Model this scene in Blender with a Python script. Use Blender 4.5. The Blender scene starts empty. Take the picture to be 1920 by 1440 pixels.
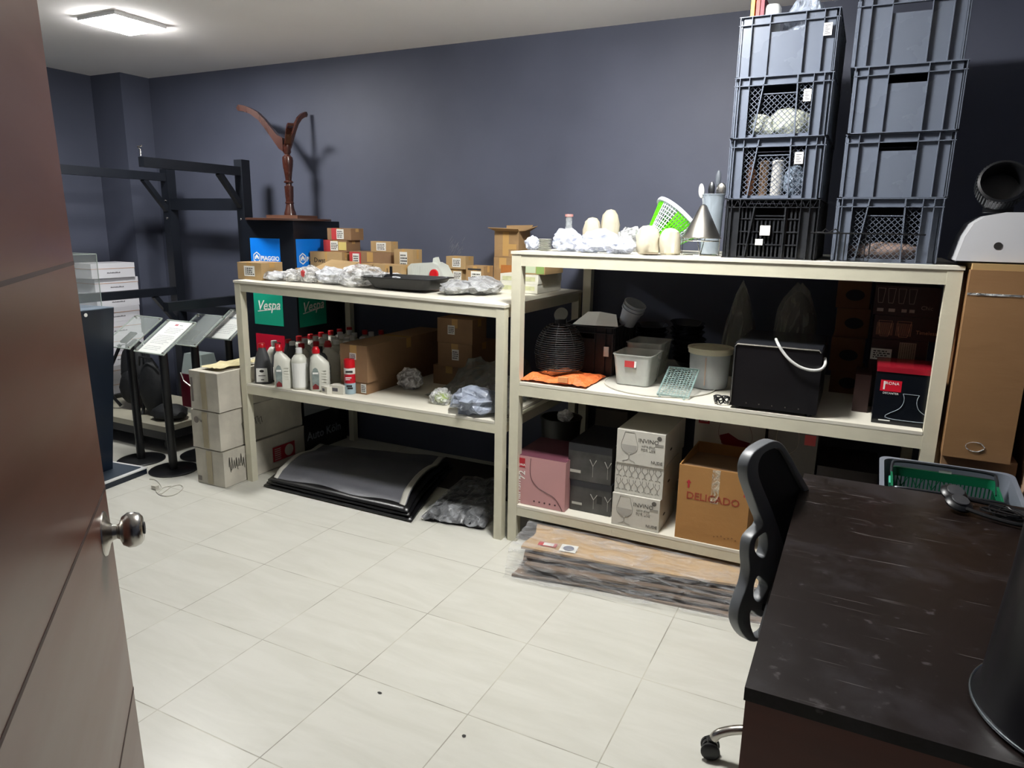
import bpy, bmesh, math, random
from mathutils import Vector, Matrix, noise
random.seed(7)
SC = bpy.context.scene
COL = SC.collection
PI = math.pi

# ------------------------------------------------------------------ camera
CAM = Vector((0, 0, 1.6))
cF = Vector((-0.43310546, 0.87444807, -0.21854116))
cR = Vector((0.89429122, 0.44716501, 0.01693121))
cU = Vector((-0.11252942, 0.18810644, 0.97568084))
FPX = 1316.109
cam = bpy.data.cameras.new('camera')
cam.sensor_width = 36; cam.lens = FPX / 1920 * 36
cam.clip_start = 0.02; cam.clip_end = 50
camo = bpy.data.objects.new('camera', cam); COL.objects.link(camo)
camo.matrix_world = Matrix((( cR.x, cU.x, -cF.x, CAM.x), (cR.y, cU.y, -cF.y, CAM.y), (cR.z, cU.z, -cF.z, CAM.z), (0, 0, 0, 1)))
SC.camera = camo
SC.view_settings.view_transform = 'Standard'; SC.view_settings.look = 'None'
SC.view_settings.gamma = 1; SC.view_settings.use_curve_mapping = False
SC.view_settings.exposure = 0.0
W = bpy.data.worlds.new('world'); SC.world = W; W.use_nodes = True
W.node_tree.nodes['Background'].inputs[0].default_value = (0.55, 0.6, 0.7, 1)
W.node_tree.nodes['Background'].inputs[1].default_value = 0.25
ROOM_LAMPS = [(-4.0, 2.93, 170.0), (-0.95, 2.45, 245.0)]     # x, y, emission strength of each ceiling lamp
CORRIDOR_FILL = (0.3, -1.3, 5.0)  # unseen lamp added behind the camera as soft fill through the doorway
ZC, YW, XL, XR, YF = 2.72, 4.11, -5.72, 1.25, 0.06

# ------------------------------------------------------------------ where a point of the photo lies on a known surface
def ray(px, py):
    return cF + cR * ((px - 960) / FPX) - cU * ((py - 720) / FPX)
def at(px, py, x=None, y=None, z=None):
    d = ray(px, py)
    i, v = (0, x) if x is not None else (1, y) if y is not None else (2, z)
    p = CAM + d * ((v - CAM[i]) / d[i])
    return p
def zof(p, py):
    d = Vector((p[0], p[1], 0)) - CAM; a = d.dot(cU); b = d.dot(cF); k = (720 - py) / FPX
    return (k * b - a) / (cU.z - k * cF.z)

# ------------------------------------------------------------------ materials
def hexc(h):
    h = h.lstrip('#'); c = [int(h[i:i+2], 16) / 255 for i in (0, 2, 4)]
    return tuple((v / 12.92 if v <= .04045 else ((v + .055) / 1.055) ** 2.4) for v in c) + (1,)
MATS = {}
def mat(name, col='#808080', rough=.6, metal=0, var=.0, scale=6, bump=0, bscale=40, spec=.5, emit=0, trans=0, alpha=1, coat=0, stretch=None):
    if name in MATS: return MATS[name]
    m = bpy.data.materials.new(name); m.use_nodes = True; MATS[name] = m
    nt = m.node_tree; b = nt.nodes['Principled BSDF']; c = hexc(col) if isinstance(col, str) else tuple(col) + (1,)
    b.inputs['Base Color'].default_value = c; b.inputs['Roughness'].default_value = rough
    b.inputs['Metallic'].default_value = metal; b.inputs['Specular IOR Level'].default_value = spec
    b.inputs['Transmission Weight'].default_value = trans; b.inputs['Alpha'].default_value = alpha
    b.inputs['Coat Weight'].default_value = coat
    if emit:
        b.inputs['Emission Color'].default_value = c; b.inputs['Emission Strength'].default_value = emit
    if var or bump:
        tc = nt.nodes.new('ShaderNodeTexCoord'); mp = nt.nodes.new('ShaderNodeMapping')
        nt.links.new(tc.outputs['Object'], mp.inputs[0])
        if stretch: mp.inputs['Scale'].default_value = stretch
    if var:
        n = nt.nodes.new('ShaderNodeTexNoise'); n.inputs['Scale'].default_value = scale; n.inputs['Detail'].default_value = 5
        nt.links.new(mp.outputs[0], n.inputs['Vector'])
        mr = nt.nodes.new('ShaderNodeMapRange'); mr.inputs['From Min'].default_value = .3; mr.inputs['From Max'].default_value = .7
        mr.inputs['To Min'].default_value = 1 - var; mr.inputs['To Max'].default_value = 1 + var
        nt.links.new(n.outputs[0], mr.inputs[0])
        mx = nt.nodes.new('ShaderNodeVectorMath'); mx.operation = 'SCALE'; mx.inputs[0].default_value = c[:3]
        nt.links.new(mr.outputs[0], mx.inputs['Scale']); nt.links.new(mx.outputs[0], b.inputs['Base Color'])
        mr2 = nt.nodes.new('ShaderNodeMapRange'); mr2.inputs['To Min'].default_value = max(0, rough - .08); mr2.inputs['To Max'].default_value = min(1, rough + .08)
        nt.links.new(n.outputs[0], mr2.inputs[0]); nt.links.new(mr2.outputs[0], b.inputs['Roughness'])
    if bump:
        n2 = nt.nodes.new('ShaderNodeTexNoise'); n2.inputs['Scale'].default_value = bscale; n2.inputs['Detail'].default_value = 3
        nt.links.new(mp.outputs[0], n2.inputs['Vector'])
        bp = nt.nodes.new('ShaderNodeBump'); bp.inputs['Strength'].default_value = bump; bp.inputs['Distance'].default_value = .01
        nt.links.new(n2.outputs[0], bp.inputs['Height']); nt.links.new(bp.outputs[0], b.inputs['Normal'])
    return m
def film(name, col='#ffffff', opac=.35, rough=.12, bscale=25, bump=1.0, contrast=1.0, stretch=None):
    """thin crinkled plastic film: mostly see-through, with glossy creases"""
    if name in MATS: return MATS[name]
    m = bpy.data.materials.new(name); m.use_nodes = True; MATS[name] = m
    nt = m.node_tree; N = nt.nodes.new; L = nt.links.new
    b = nt.nodes['Principled BSDF']; b.inputs['Base Color'].default_value = hexc(col); b.inputs['Roughness'].default_value = rough
    b.inputs['Specular IOR Level'].default_value = .9
    out = nt.nodes['Material Output']; tr = N('ShaderNodeBsdfTransparent'); mx = N('ShaderNodeMixShader')
    tc = N('ShaderNodeTexCoord'); n = N('ShaderNodeTexNoise'); n.inputs['Scale'].default_value = bscale; n.inputs['Detail'].default_value = 6; n.inputs['Distortion'].default_value = 1.2
    mp = N('ShaderNodeMapping'); mp.inputs['Scale'].default_value = stretch or (1, 1, 1); L(tc.outputs['Object'], mp.inputs[0]); L(mp.outputs[0], n.inputs['Vector'])
    bp = N('ShaderNodeBump'); bp.inputs['Strength'].default_value = bump; bp.inputs['Distance'].default_value = .02
    L(n.outputs[0], bp.inputs['Height']); L(bp.outputs[0], b.inputs['Normal'])
    mr = N('ShaderNodeMapRange'); mr.inputs['From Min'].default_value = .35; mr.inputs['From Max'].default_value = .68
    mr.inputs['To Min'].default_value = opac * (1 - .8 * contrast); mr.inputs['To Max'].default_value = min(1, opac * (1 + .9 * contrast))
    L(n.outputs[0], mr.inputs[0]); L(mr.outputs[0], mx.inputs[0]); L(tr.outputs[0], mx.inputs[1]); L(b.outputs[0], mx.inputs[2]); L(mx.outputs[0], out.inputs[0])
    return m

# ------------------------------------------------------------------ mesh builder
class MB:
    def __init__(s): s.bm = bmesh.new()
    def quad(s, *ps):
        try: return s.bm.faces.new([s.bm.verts.new(p) for p in ps])
        except ValueError: pass
    def box(s, x0, x1, y0, y1, z0, z1, top=None):
        """top=(dx,dy): the upper face is that much smaller on each side"""
        dx, dy = top or (0, 0)
        v = [s.bm.verts.new(p) for p in ((x0,y0,z0),(x1,y0,z0),(x1,y1,z0),(x0,y1,z0),(x0+dx,y0+dy,z1),(x1-dx,y0+dy,z1),(x1-dx,y1-dy,z1),(x0+dx,y1-dy,z1))]
        for f in ((3,2,1,0),(4,5,6,7),(0,1,5,4),(1,2,6,5),(2,3,7,6),(3,0,4,7)): s.bm.faces.new([v[i] for i in f])
        return s
    def beam(s, a, b, w, h, up=(0,0,1)):
        a = Vector(a); b = Vector(b); d = (b - a).normalized(); u = Vector(up)
        if abs(d.dot(u)) > .98: u = Vector((0,1,0))
        r = d.cross(u).normalized() * (w/2); u = r.cross(d).normalized() * (h/2)
        q = [[s.bm.verts.new(p + i*r + j*u) for i, j in ((-1,-1),(1,-1),(1,1),(-1,1))] for p in (a, b)]
        for i in range(4): s.bm.faces.new([q[0][i], q[0][(i+1)%4], q[1][(i+1)%4], q[1][i]])
        s.bm.faces.new(q[0][::-1]); s.bm.faces.new(q[1]); return s
    def lathe(s, prof, n=24, c=(0,0,0), axis='z', rot=None, caps=True, sx=1, sy=1):
        rings = []
        for r, z in prof:
            ring = []
            for k in range(n):
                a = 2*PI*k/n; p = Vector((r*math.cos(a)*sx, r*math.sin(a)*sy, z))
                if rot is not None: p = rot @ p
                elif axis == 'x': p = Vector((p.z, p.x, p.y))
                elif axis == 'y': p = Vector((p.x, p.z, p.y))
                ring.append(s.bm.verts.new(p + Vector(c)))
            rings.append(ring)
        for a, b in zip(rings, rings[1:]):
            for k in range(n): s.bm.faces.new([a[k], a[(k+1)%n], b[(k+1)%n], b[k]])
        if caps:
            if prof[0][0] > 1e-6: s.bm.faces.new(rings[0][::-1])
            if prof[-1][0] > 1e-6: s.bm.faces.new(rings[-1])
        return s
    def cyl(s, a, b, r0, r1=None, n=16):
        a = Vector(a); b = Vector(b); r1 = r0 if r1 is None else r1
        q = (b-a).to_track_quat('Z', 'Y').to_matrix()
        return s.lathe([(r0, 0), (r1, (b-a).length)], n, a, rot=q)
    def tube(s, pts, r, n=8, closed=False):
        pts = [Vector(p) for p in pts]; m = len(pts); rings = []
        rr = r if isinstance(r, (list, tuple)) else [r]*m
        prev = None
        for i, p in enumerate(pts):
            if closed: t = (pts[(i+1)%m] - pts[i-1]).normalized()
            else: t = (pts[min(i+1,m-1)] - pts[max(i-1,0)]).normalized()
            if prev is None:
                u = t.orthogonal().normalized()
            else: u = (prev - t*prev.dot(t)).normalized()
            prev = u; w = t.cross(u)
            rings.append([s.bm.verts.new(p + (u*math.cos(2*PI*k/n) + w*math.sin(2*PI*k/n))*rr[i]) for k in range(n)])
        for i in range(m if closed else m-1):
            a = rings[i]; b = rings[(i+1)%m]
            for k in range(n): s.bm.faces.new([a[k], a[(k+1)%n], b[(k+1)%n], b[k]])
        if not closed: s.bm.faces.new(rings[0][::-1]); s.bm.faces.new(rings[-1])
        return s
    def prism(s, poly, h, M=None, holes=None):
        """poly: 2-D outline in local XY, extruded by h along Z, placed by matrix M"""
        M = M or Matrix.Identity(4)
        if not holes:
            a = [s.bm.verts.new(M @ Vector((x, y, 0))) for x, y in poly]; b = [s.bm.verts.new(M @ Vector((x, y, h))) for x, y in poly]
            s.bm.faces.new(a[::-1]); s.bm.faces.new(b); n = len(poly)
            for i in range(n): s.bm.faces.new([a[i], a[(i+1)%n], b[(i+1)%n], b[i]])
            return s
        t = bmesh.new(); E = []
        for loop in [poly] + holes:
            vs = [t.verts.new((x, y, 0)) for x, y in loop]
            E += [t.edges.new((vs[i], vs[(i+1) % len(vs)])) for i in range(len(vs))]
        bmesh.ops.triangle_fill(t, edges=E, use_beauty=True, use_dissolve=False)
        r = bmesh.ops.extrude_face_region(t, geom=t.faces[:])
        bmesh.ops.translate(t, verts=[g for g in r['geom'] if isinstance(g, bmesh.types.BMVert)], vec=(0, 0, h))
        bmesh.ops.transform(t, matrix=M, verts=t.verts)
        me = bpy.data.meshes.new('t'); t.to_mesh(me); t.free(); s.bm.from_mesh(me); bpy.data.meshes.remove(me)
        return s
    def ico(s, c, r, sub=2, sc=(1,1,1), amp=0, fr=6, seed=0):
        t = bmesh.new(); bmesh.ops.create_icosphere(t, subdivisions=sub, radius=1)
        for v in t.verts:
            d = 1 + amp * noise.fractal(v.co * fr + Vector((seed*7.3, seed*3.1, 0)), .6, 2.2, 4)
            v.co = Vector((v.co.x*sc[0], v.co.y*sc[1], v.co.z*sc[2])) * r * d + Vector(c)
        me = bpy.data.meshes.new('t'); t.to_mesh(me); t.free(); s.bm.from_mesh(me); bpy.data.meshes.remove(me)
        return s
    def grid(s, f, nu, nv):
        g = [[s.bm.verts.new(f(i/nu, j/nv)) for j in range(nv+1)] for i in range(nu+1)]
        for i in range(nu):
            for j in range(nv): s.bm.faces.new([g[i][j], g[i+1][j], g[i+1][j+1], g[i][j+1]])
        return s
    def build(s, name, m=None, parent=None, loc=None, rz=0, bevel=0, smooth=False, seg=2, solid=0, label=None):
        bm = s.bm
        if bevel:
            es = [e for e in bm.edges if len(e.link_faces) == 2 and e.calc_face_angle(0) > .5]
            bmesh.ops.bevel(bm, geom=es, offset=bevel, segments=seg, affect='EDGES', clamp_overlap=True, profile=.5)
        bmesh.ops.recalc_face_normals(bm, faces=bm.faces)
        me = bpy.data.meshes.new(name); bm.to_mesh(me); bm.free()
        if smooth:
            me.shade_smooth()
            try: me.set_sharp_from_angle(angle=math.radians(38))
            except Exception: pass
        o = bpy.data.objects.new(name, me); COL.objects.link(o)
        if m: me.materials.append(m if not isinstance(m, str) else MATS[m])
        if loc is not None: o.location = loc
        o.rotation_euler = (0, 0, rz)
        if parent is not None: o.parent = parent
        if solid:
            md = o.modifiers.new('s', 'SOLIDIFY'); md.thickness = solid; md.offset = 0
        if label: o['label'] = label
        return o
def tag(o, label=None, cat=None, group=None, kind=None):
    if label: o['label'] = label
    if cat: o['category'] = cat
    if group: o['group'] = group
    if kind: o['kind'] = kind
    return o
def empty(name, loc, rz=0, label=None, cat=None, group=None):
    o = bpy.data.objects.new(name, None); COL.objects.link(o); o.location = loc; o.rotation_euler = (0, 0, rz); o.empty_display_size = .05
    return tag(o, label, cat, group)
def kids(o): return [c for c in bpy.data.objects if c.parent == o]
def dup(root, loc=None, rz=None, label=None, group=None, cat=None, scale=None):
    r = root.copy(); COL.objects.link(r)
    def rec(a, b):
        for ch in kids(a):
            if ch == b: continue
            c = ch.copy(); COL.objects.link(c); c.parent = b; rec(ch, c)
    rec(root, r)
    if loc is not None: r.location = loc
    if rz is not None: r.rotation_euler = (0, 0, rz)
    if scale: r.scale = scale
    tag(r, label, cat, group); return r
def text(body, size, m, parent, M, name='lettering', bold=0, sx=1, shear=0, label=None):
    """raised lettering: mesh made from a font curve, in the XY plane of M, anchored at its centre"""
    cu = bpy.data.curves.new('t', 'FONT'); cu.body = body; cu.size = size; cu.align_x = 'CENTER'; cu.align_y = 'CENTER'
    cu.extrude = .0004; cu.offset = bold; cu.shear = shear; cu.resolution_u = 2
    t = bpy.data.objects.new('t', cu); COL.objects.link(t)
    dg = bpy.context.evaluated_depsgraph_get(); me = bpy.data.meshes.new_from_object(t.evaluated_get(dg))
    bpy.data.objects.remove(t); bpy.data.curves.remove(cu)
    me.transform(M @ Matrix.Diagonal((sx, 1, 1, 1))); me.materials.clear(); me.materials.append(m)
    o = bpy.data.objects.new(name, me); COL.objects.link(o); o.parent = parent
    if label: o['label'] = label
    return o
def face_m(x, y, z, side='front'):
    """matrix of a plane on a box side: X to the right as seen, Y up, Z outwards"""
    if side == 'front': c = ((1,0,0),(0,0,1),(0,-1,0))
    elif side == 'right': c = ((0,1,0),(0,0,1),(1,0,0))
    elif side == 'left': c = ((0,-1,0),(0,0,1),(-1,0,0))
    else: c = ((1,0,0),(0,1,0),(0,0,1))
    return Matrix(((c[0][0],c[1][0],c[2][0],x),(c[0][1],c[1][1],c[2][1],y),(c[0][2],c[1][2],c[2][2],z),(0,0,0,1)))
def struct(o, label=None): o['kind'] = 'structure'; return tag(o, label)

# colours in use
CREAM = mat('cream enamel', '#cfcbb6', .45, var=.05, scale=9, bump=.1)
BOARD = mat('white board', '#d6d2c4', .55, var=.05, scale=5)
BLACKM = mat('black steel', '#10141c', .45, var=.15)
NAVY = mat('navy lacquer', '#0d1a2b', .35, var=.1)
KRAFT = mat('kraft board', '#a68a60', .8, var=.07, scale=8, bump=.12, bscale=60)
KRAFT2 = mat('worn kraft board', '#967852', .8, var=.12, scale=10, bump=.25, bscale=30)
KRAFTD = mat('dark kraft board', '#87684a', .8, var=.10, scale=7, bump=.15)
WHITEP = mat('white paper', '#e6e6e2', .7, var=.03)
WBOX = mat('white carton', '#bdb8ab', .75, var=.16, scale=7, bump=.15, bscale=30)
INK = mat('dark ink', '#23211f', .7)
REDI = mat('red ink', '#a81e2c', .6)
TAPE = mat('brown tape', '#b8935c', .25, var=.05)
BLK = mat('black plastic', '#0e0f12', .38, var=.15)
CHROME = mat('brushed steel', '#b9b6b0', .25, metal=1, var=.05, scale=30)

# ------------------------------------------------------------------ room shell
def floor_mat():
    m = bpy.data.materials.new('floor tiles'); m.use_nodes = True; nt = m.node_tree; N = nt.nodes.new; L = nt.links.new
    b = nt.nodes['Principled BSDF']; geo = N('ShaderNodeNewGeometry'); sep = N('ShaderNodeSeparateXYZ'); L(geo.outputs['Position'], sep.inputs[0])
    def axis(out, off):
        s = N('ShaderNodeMath'); s.operation = 'SUBTRACT'; L(out, s.inputs[0]); s.inputs[1].default_value = off
        d = N('ShaderNodeMath'); d.operation = 'DIVIDE'; L(s.outputs[0], d.inputs[0]); d.inputs[1].default_value = .4651
        fl = N('ShaderNodeMath'); fl.operation = 'FLOOR'; L(d.outputs[0], fl.inputs[0])
        r = N('ShaderNodeMath'); r.operation = 'PINGPONG'; L(d.outputs[0], r.inputs[0]); r.inputs[1].default_value = .5
        return r.outputs[0], fl.outputs[0]
    u, iu = axis(sep.outputs[0], -1.9589); v, iv = axis(sep.outputs[1], 1.3198)
    mn = N('ShaderNodeMath'); mn.operation = 'MINIMUM'; L(u, mn.inputs[0]); L(v, mn.inputs[1])
    gr = N('ShaderNodeMapRange'); gr.inputs['From Min'].default_value = .0025; gr.inputs['From Max'].default_value = .0055; L(mn.outputs[0], gr.inputs[0])
    # tile offsets vary the marbling per tile
    cmb = N('ShaderNodeCombineXYZ'); L(iu, cmb.inputs[0]); L(iv, cmb.inputs[1])
    wn = N('ShaderNodeTexWhiteNoise'); wn.noise_dimensions = '2D'; L(cmb.outputs[0], wn.inputs['Vector'])
    sc = N('ShaderNodeVectorMath'); sc.operation = 'SCALE'; L(wn.outputs['Color'], sc.inputs[0]); sc.inputs['Scale'].default_value = 9
    ad = N('ShaderNodeVectorMath'); ad.operation = 'ADD'; L(geo.outputs['Position'], ad.inputs[0]); L(sc.outputs[0], ad.inputs[1])
    mp = N('ShaderNodeMapping'); mp.inputs['Scale'].default_value = (1.4, 7, 1); mp.inputs['Rotation'].default_value = (0, 0, .10); L(ad.outputs[0], mp.inputs[0])
    n = N('ShaderNodeTexNoise'); n.inputs['Scale'].default_value = 1.6; n.inputs['Detail'].default_value = 6; n.inputs['Roughness'].default_value = .62; n.inputs['Distortion'].default_value = .6; L(mp.outputs[0], n.inputs['Vector'])
    cr = N('ShaderNodeValToRGB'); e = cr.color_ramp; e.elements[0].position = .32; e.elements[0].color = hexc('#c0bfb5'); e.elements[1].position = .62; e.elements[1].color = hexc('#c9c8bf'); L(n.outputs[0], cr.inputs[0])
    n3 = N('ShaderNodeTexNoise'); n3.inputs['Scale'].default_value = 5; n3.inputs['Detail'].default_value = 3; L(geo.outputs['Position'], n3.inputs['Vector'])
    gc = N('ShaderNodeValToRGB'); gc.color_ramp.elements[0].position = .42; gc.color_ramp.elements[0].color = hexc('#8e8b7f'); gc.color_ramp.elements[1].position = .6; gc.color_ramp.elements[1].color = hexc('#bbb8aa'); L(n3.outputs[0], gc.inputs[0])
    mx = N('ShaderNodeMix'); mx.data_type = 'RGBA'; L(gr.outputs[0], mx.inputs[0]); L(gc.outputs[0], mx.inputs[6]); L(cr.outputs[0], mx.inputs[7])
    L(mx.outputs[2], b.inputs['Base Color'])
    b.inputs['Roughness'].default_value = .33; b.inputs['Specular IOR Level'].default_value = .35
    bp = N('ShaderNodeBump'); bp.inputs['Strength'].default_value = .25; bp.inputs['Distance'].default_value = .002; L(gr.outputs[0], bp.inputs['Height']); L(bp.outputs[0], b.inputs['Normal'])
    return m
def wall_mat():
    m = bpy.data.materials.new('slate paint'); m.use_nodes = True; nt = m.node_tree; N = nt.nodes.new; L = nt.links.new
    b = nt.nodes['Principled BSDF']; geo = N('ShaderNodeNewGeometry')
    n = N('ShaderNodeTexNoise'); n.inputs['Scale'].default_value = 1.3; n.inputs['Detail'].default_value = 4; L(geo.outputs['Position'], n.inputs['Vector'])
    cr = N('ShaderNodeValToRGB'); cr.color_ramp.elements[0].position = .3; cr.color_ramp.elements[0].color = hexc('#474b5a'); cr.color_ramp.elements[1].position = .7; cr.color_ramp.elements[1].color = hexc('#535767'); L(n.outputs[0], cr.inputs[0])
    L(cr.outputs[0], b.inputs['Base Color']); b.inputs['Roughness'].default_value = .55; b.inputs['Specular IOR Level'].default_value = .35
    n2 = N('ShaderNodeTexNoise'); n2.inputs['Scale'].default_value = 60; L(geo.outputs['Position'], n2.inputs['Vector'])
    bp = N('ShaderNodeBump'); bp.inputs['Strength'].default_value = .08; bp.inputs['Distance'].default_value = .004; L(n2.outputs[0], bp.inputs['Height']); L(bp.outputs[0], b.inputs['Normal'])
    return m
FLOORM = floor_mat(); WALLM = wall_mat()
CEILM = mat('ceiling paint', '#f3f0ef', .8, var=.02, scale=1.5)
struct(MB().box(XL-.1, XR+.1, -2.6, YW+.1, -.1, 0).build('floor', FLOORM))
struct(MB().box(XL-.1, XR+.1, -2.6, YW+.1, ZC, ZC+.1).build('ceiling', CEILM))
struct(MB().box(XL-.1, XR+.1, YW, YW+.1, 0, ZC).build('wall_back', WALLM))
struct(MB().box(XL-.1, XL, YF, YW, 0, ZC).build('wall_left', WALLM))
struct(MB().box(XR, XR+.1, -2.6, YW, 0, ZC).build('wall_right', WALLM))
struct(MB().box(XL, -5.36, 3.86, YW, 0, ZC).build('trim_1', WALLM))
struct(MB().box(XL-.1, -.52, YF-.14, YF, 0, ZC).box(.52, XR, YF-.14, YF, 0, ZC).box(-.52, .52, YF-.14, YF, 2.15, ZC).build('wall_front', WALLM))
CORM = mat('corridor paint', '#b9b4ab', .8)
struct(MB().box(-1.7, -1.6, -2.6, YF-.14, 0, ZC).build('wall_corridor_side', CORM))
struct(MB().box(-1.7, XR, -2.7, -2.6, 0, ZC).build('wall_corridor_end', CORM))

# ------------------------------------------------------------------ ceiling lamps
HOUS = mat('lamp housing', '#f2f2f2', .4)
def lamp(x, y, s, label, z=ZC, k=.3, dp=.030):
    r = empty('ceiling_lamp', (x, y, z), 0, label, 'ceiling lamp')
    h = k/2
    b = MB(); b.box(-h-.012, h+.012, -h-.012, -h, -.02, 0).box(-h-.012, h+.012, h, h+.012, -.02, 0).box(-h-.012, -h, -h, h, -.02, 0).box(h, h+.012, -h, h, -.02, 0)
    b.build('frame', HOUS, r)
    MB().box(-h, h, -h, h, -dp, -.001).build('diffuser', mat('lamp diffuser %g' % s, '#fcfbf8', .5, emit=s), r, bevel=.006)
    return r
lamp(*ROOM_LAMPS[0], 'lit square white ceiling lamp above the black rack')
lamp(*ROOM_LAMPS[1], 'lit square white ceiling lamp above the middle of the room', dp=.075)
lamp(*CORRIDOR_FILL, 'unseen fill lamp added on the corridor ceiling outside the door')

# ------------------------------------------------------------------ brown door, seen almost edge on
DE = Vector((-1.0974, .693, 0)); DD = Vector((-.755, .656, 0)).normalized()      # free edge and direction hinge > edge
DW = .86; DH = Vector((DE.x, DE.y, 0)) - DD*DW
dm = mat('brown door lacquer', '#4e2d22', .33, var=.10, scale=2.2, stretch=(1, 1, 5), coat=0)
door = tag(MB().box(0, DW, -.02, .02, .012, 2.12).build('door_1', dm, None, DH, math.atan2(DD.y, DD.x), bevel=.003), 'glossy brown wooden door standing open at the left'); door['kind'] = 'structure'; door.rotation_euler.x = -.0195     # the leaf hangs slightly out of plumb
# the room side of the leaf that the camera sees
def on_door(px, py):
    nrm = Vector((-DD.y, DD.x, 0)); s = -1 if (CAM - DH).dot(nrm) < 0 else 1
    p0 = DH + nrm*s*.021; d = ray(px, py); t = (p0 - CAM).dot(nrm) / d.dot(nrm); p = CAM + d*t - DH
    return p.dot(DD), p.z + DH.z, s
grm = mat('door groove', '#2c160f', .6)
_, _, ds = on_door(200, 985)
for (px, py) in ((60, 535), (150, 1130), (252, 1398)):
    u, z, _ = on_door(px, py)
    MB().box(.0, DW, ds*.0195-.0012, ds*.0195+.0012, z-.0028, z+.0028).build('groove', grm, door)
u, z, _ = on_door(200, 1022); u = DW-.062; zk = z-.036
knob = MB().lathe([(.0, .056), (.020, .0555), (.0255, .051), (.0285, .043), (.0285, .034), (.0235, .026), (.013, .0215), (.0112, .018), (.0125, .012), (.018, .0075), (.028, .0045), (.0355, .002), (.0365, 0)], 32, (0, 0, 0), rot=Matrix.Rotation(-ds*PI/2, 3, 'X').to_3x3())
knob.build('door_knob', CHROME, door, (u, ds*.0202, zk), smooth=True)
MB().lathe([(.010, 0), (.010, .002), (.0, .002)], 20, rot=Matrix.Rotation(-ds*PI/2, 3, 'X').to_3x3()).build('keyhole', BLACKM, [k for k in kids(door) if k.name.startswith('door_knob')][0], (0, ds*.0562, 0))

# ------------------------------------------------------------------ steel shelving
def shelving(name, x0, x1, yf, yb, zl, zr, levels, boards, label, lw=.045):
    """levels: list of (z_left, z_right, front rail drop); legs, rails and boards are parts"""
    r = empty(name, (x0, yf, 0), 0, label, 'shelving unit')
    Wd = x1 - x0; D = yb - yf
    for i, (lx, ly) in enumerate(((0, 0), (Wd-lw, 0), (0, D-lw), (Wd-lw, D-lw))):
        zt = (zl if lx == 0 else zr) - .016
        MB().box(lx, lx+lw, ly, ly+lw, 0, zt).build('leg', CREAM, r, bevel=.002)
    for li, (a, c, dr, ov) in enumerate(levels):
        t = .014
        for yy in (0, D-lw):
            rb = MB(); q = .002
            v = [rb.bm.verts.new(p) for p in ((lw,yy+q,a-t-dr),(Wd-lw,yy+q,c-t-dr),(Wd-lw,yy+lw-.006,c-t-dr),(lw,yy+lw-.006,a-t-dr),(lw,yy+q,a-t),(Wd-lw,yy+q,c-t),(Wd-lw,yy+lw-.006,c-t),(lw,yy+lw-.006,a-t))]
            for f in ((3,2,1,0),(4,5,6,7),(0,1,5,4),(1,2,6,5),(2,3,7,6),(3,0,4,7)): rb.bm.faces.new([v[i] for i in f])
            rb.build('rail', CREAM, r, bevel=.003)
        for xx, zz in ((.002, a), (Wd-lw+.002, c)):
            MB().box(xx, xx+lw-.006, lw, D-lw, zz-t-dr, zz-t).build('side_rail', CREAM, r, bevel=.003)
        bb = MB(); e = .003
        X0, X1, Y0, Y1 = (-ov, Wd+ov, -ov, D) if li == 0 and ov >= 0 else (lw+.002, Wd-lw-.002, .001, D-.001)
        v = [bb.bm.verts.new(p) for p in ((X0,Y0,a-t+.0005),(X1,Y0,c-t+.0005),(X1,Y1,c-t+.0005),(X0,Y1,a-t+.0005),(X0,Y0,a),(X1,Y0,c),(X1,Y1,c),(X0,Y1,a))]
        for f in ((3,2,1,0),(4,5,6,7),(0,1,5,4),(1,2,6,5),(2,3,7,6),(3,0,4,7)): bb.bm.faces.new([v[i] for i in f])
        bb.build('shelf_board', BOARD, r, bevel=.0015)
    return r
LX0, LX1, LY0, LY1 = -3.36, -1.549, 3.03, 4.07
RX0, RX1, RY0, RY1 = -1.523, .318, 3.05, 4.07
LZ, LM = 1.262, .637; LZR = 1.228
RZ, RM, RB = 1.487, .852, .206
shelving('shelving_unit', LX0, LX1, LY0, LY1, LZ, LZR, [(LZ, LZR, .05, .004), (.637, .638, .05, -1)], None, 'lower cream metal shelving unit on the left, with two shelves')
shelving('shelving_unit', RX0, RX1, RY0, RY1, RZ, RZ, [(RZ, RZ, .055, .004), (RM, RM, .055, -1), (RB, RB, .045, -1)], None, 'taller cream metal shelving unit on the right, with three shelves', .05)
def Lz(x): return LZ + (LZR-LZ)*(x-LX0)/(LX1-LX0)

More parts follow.
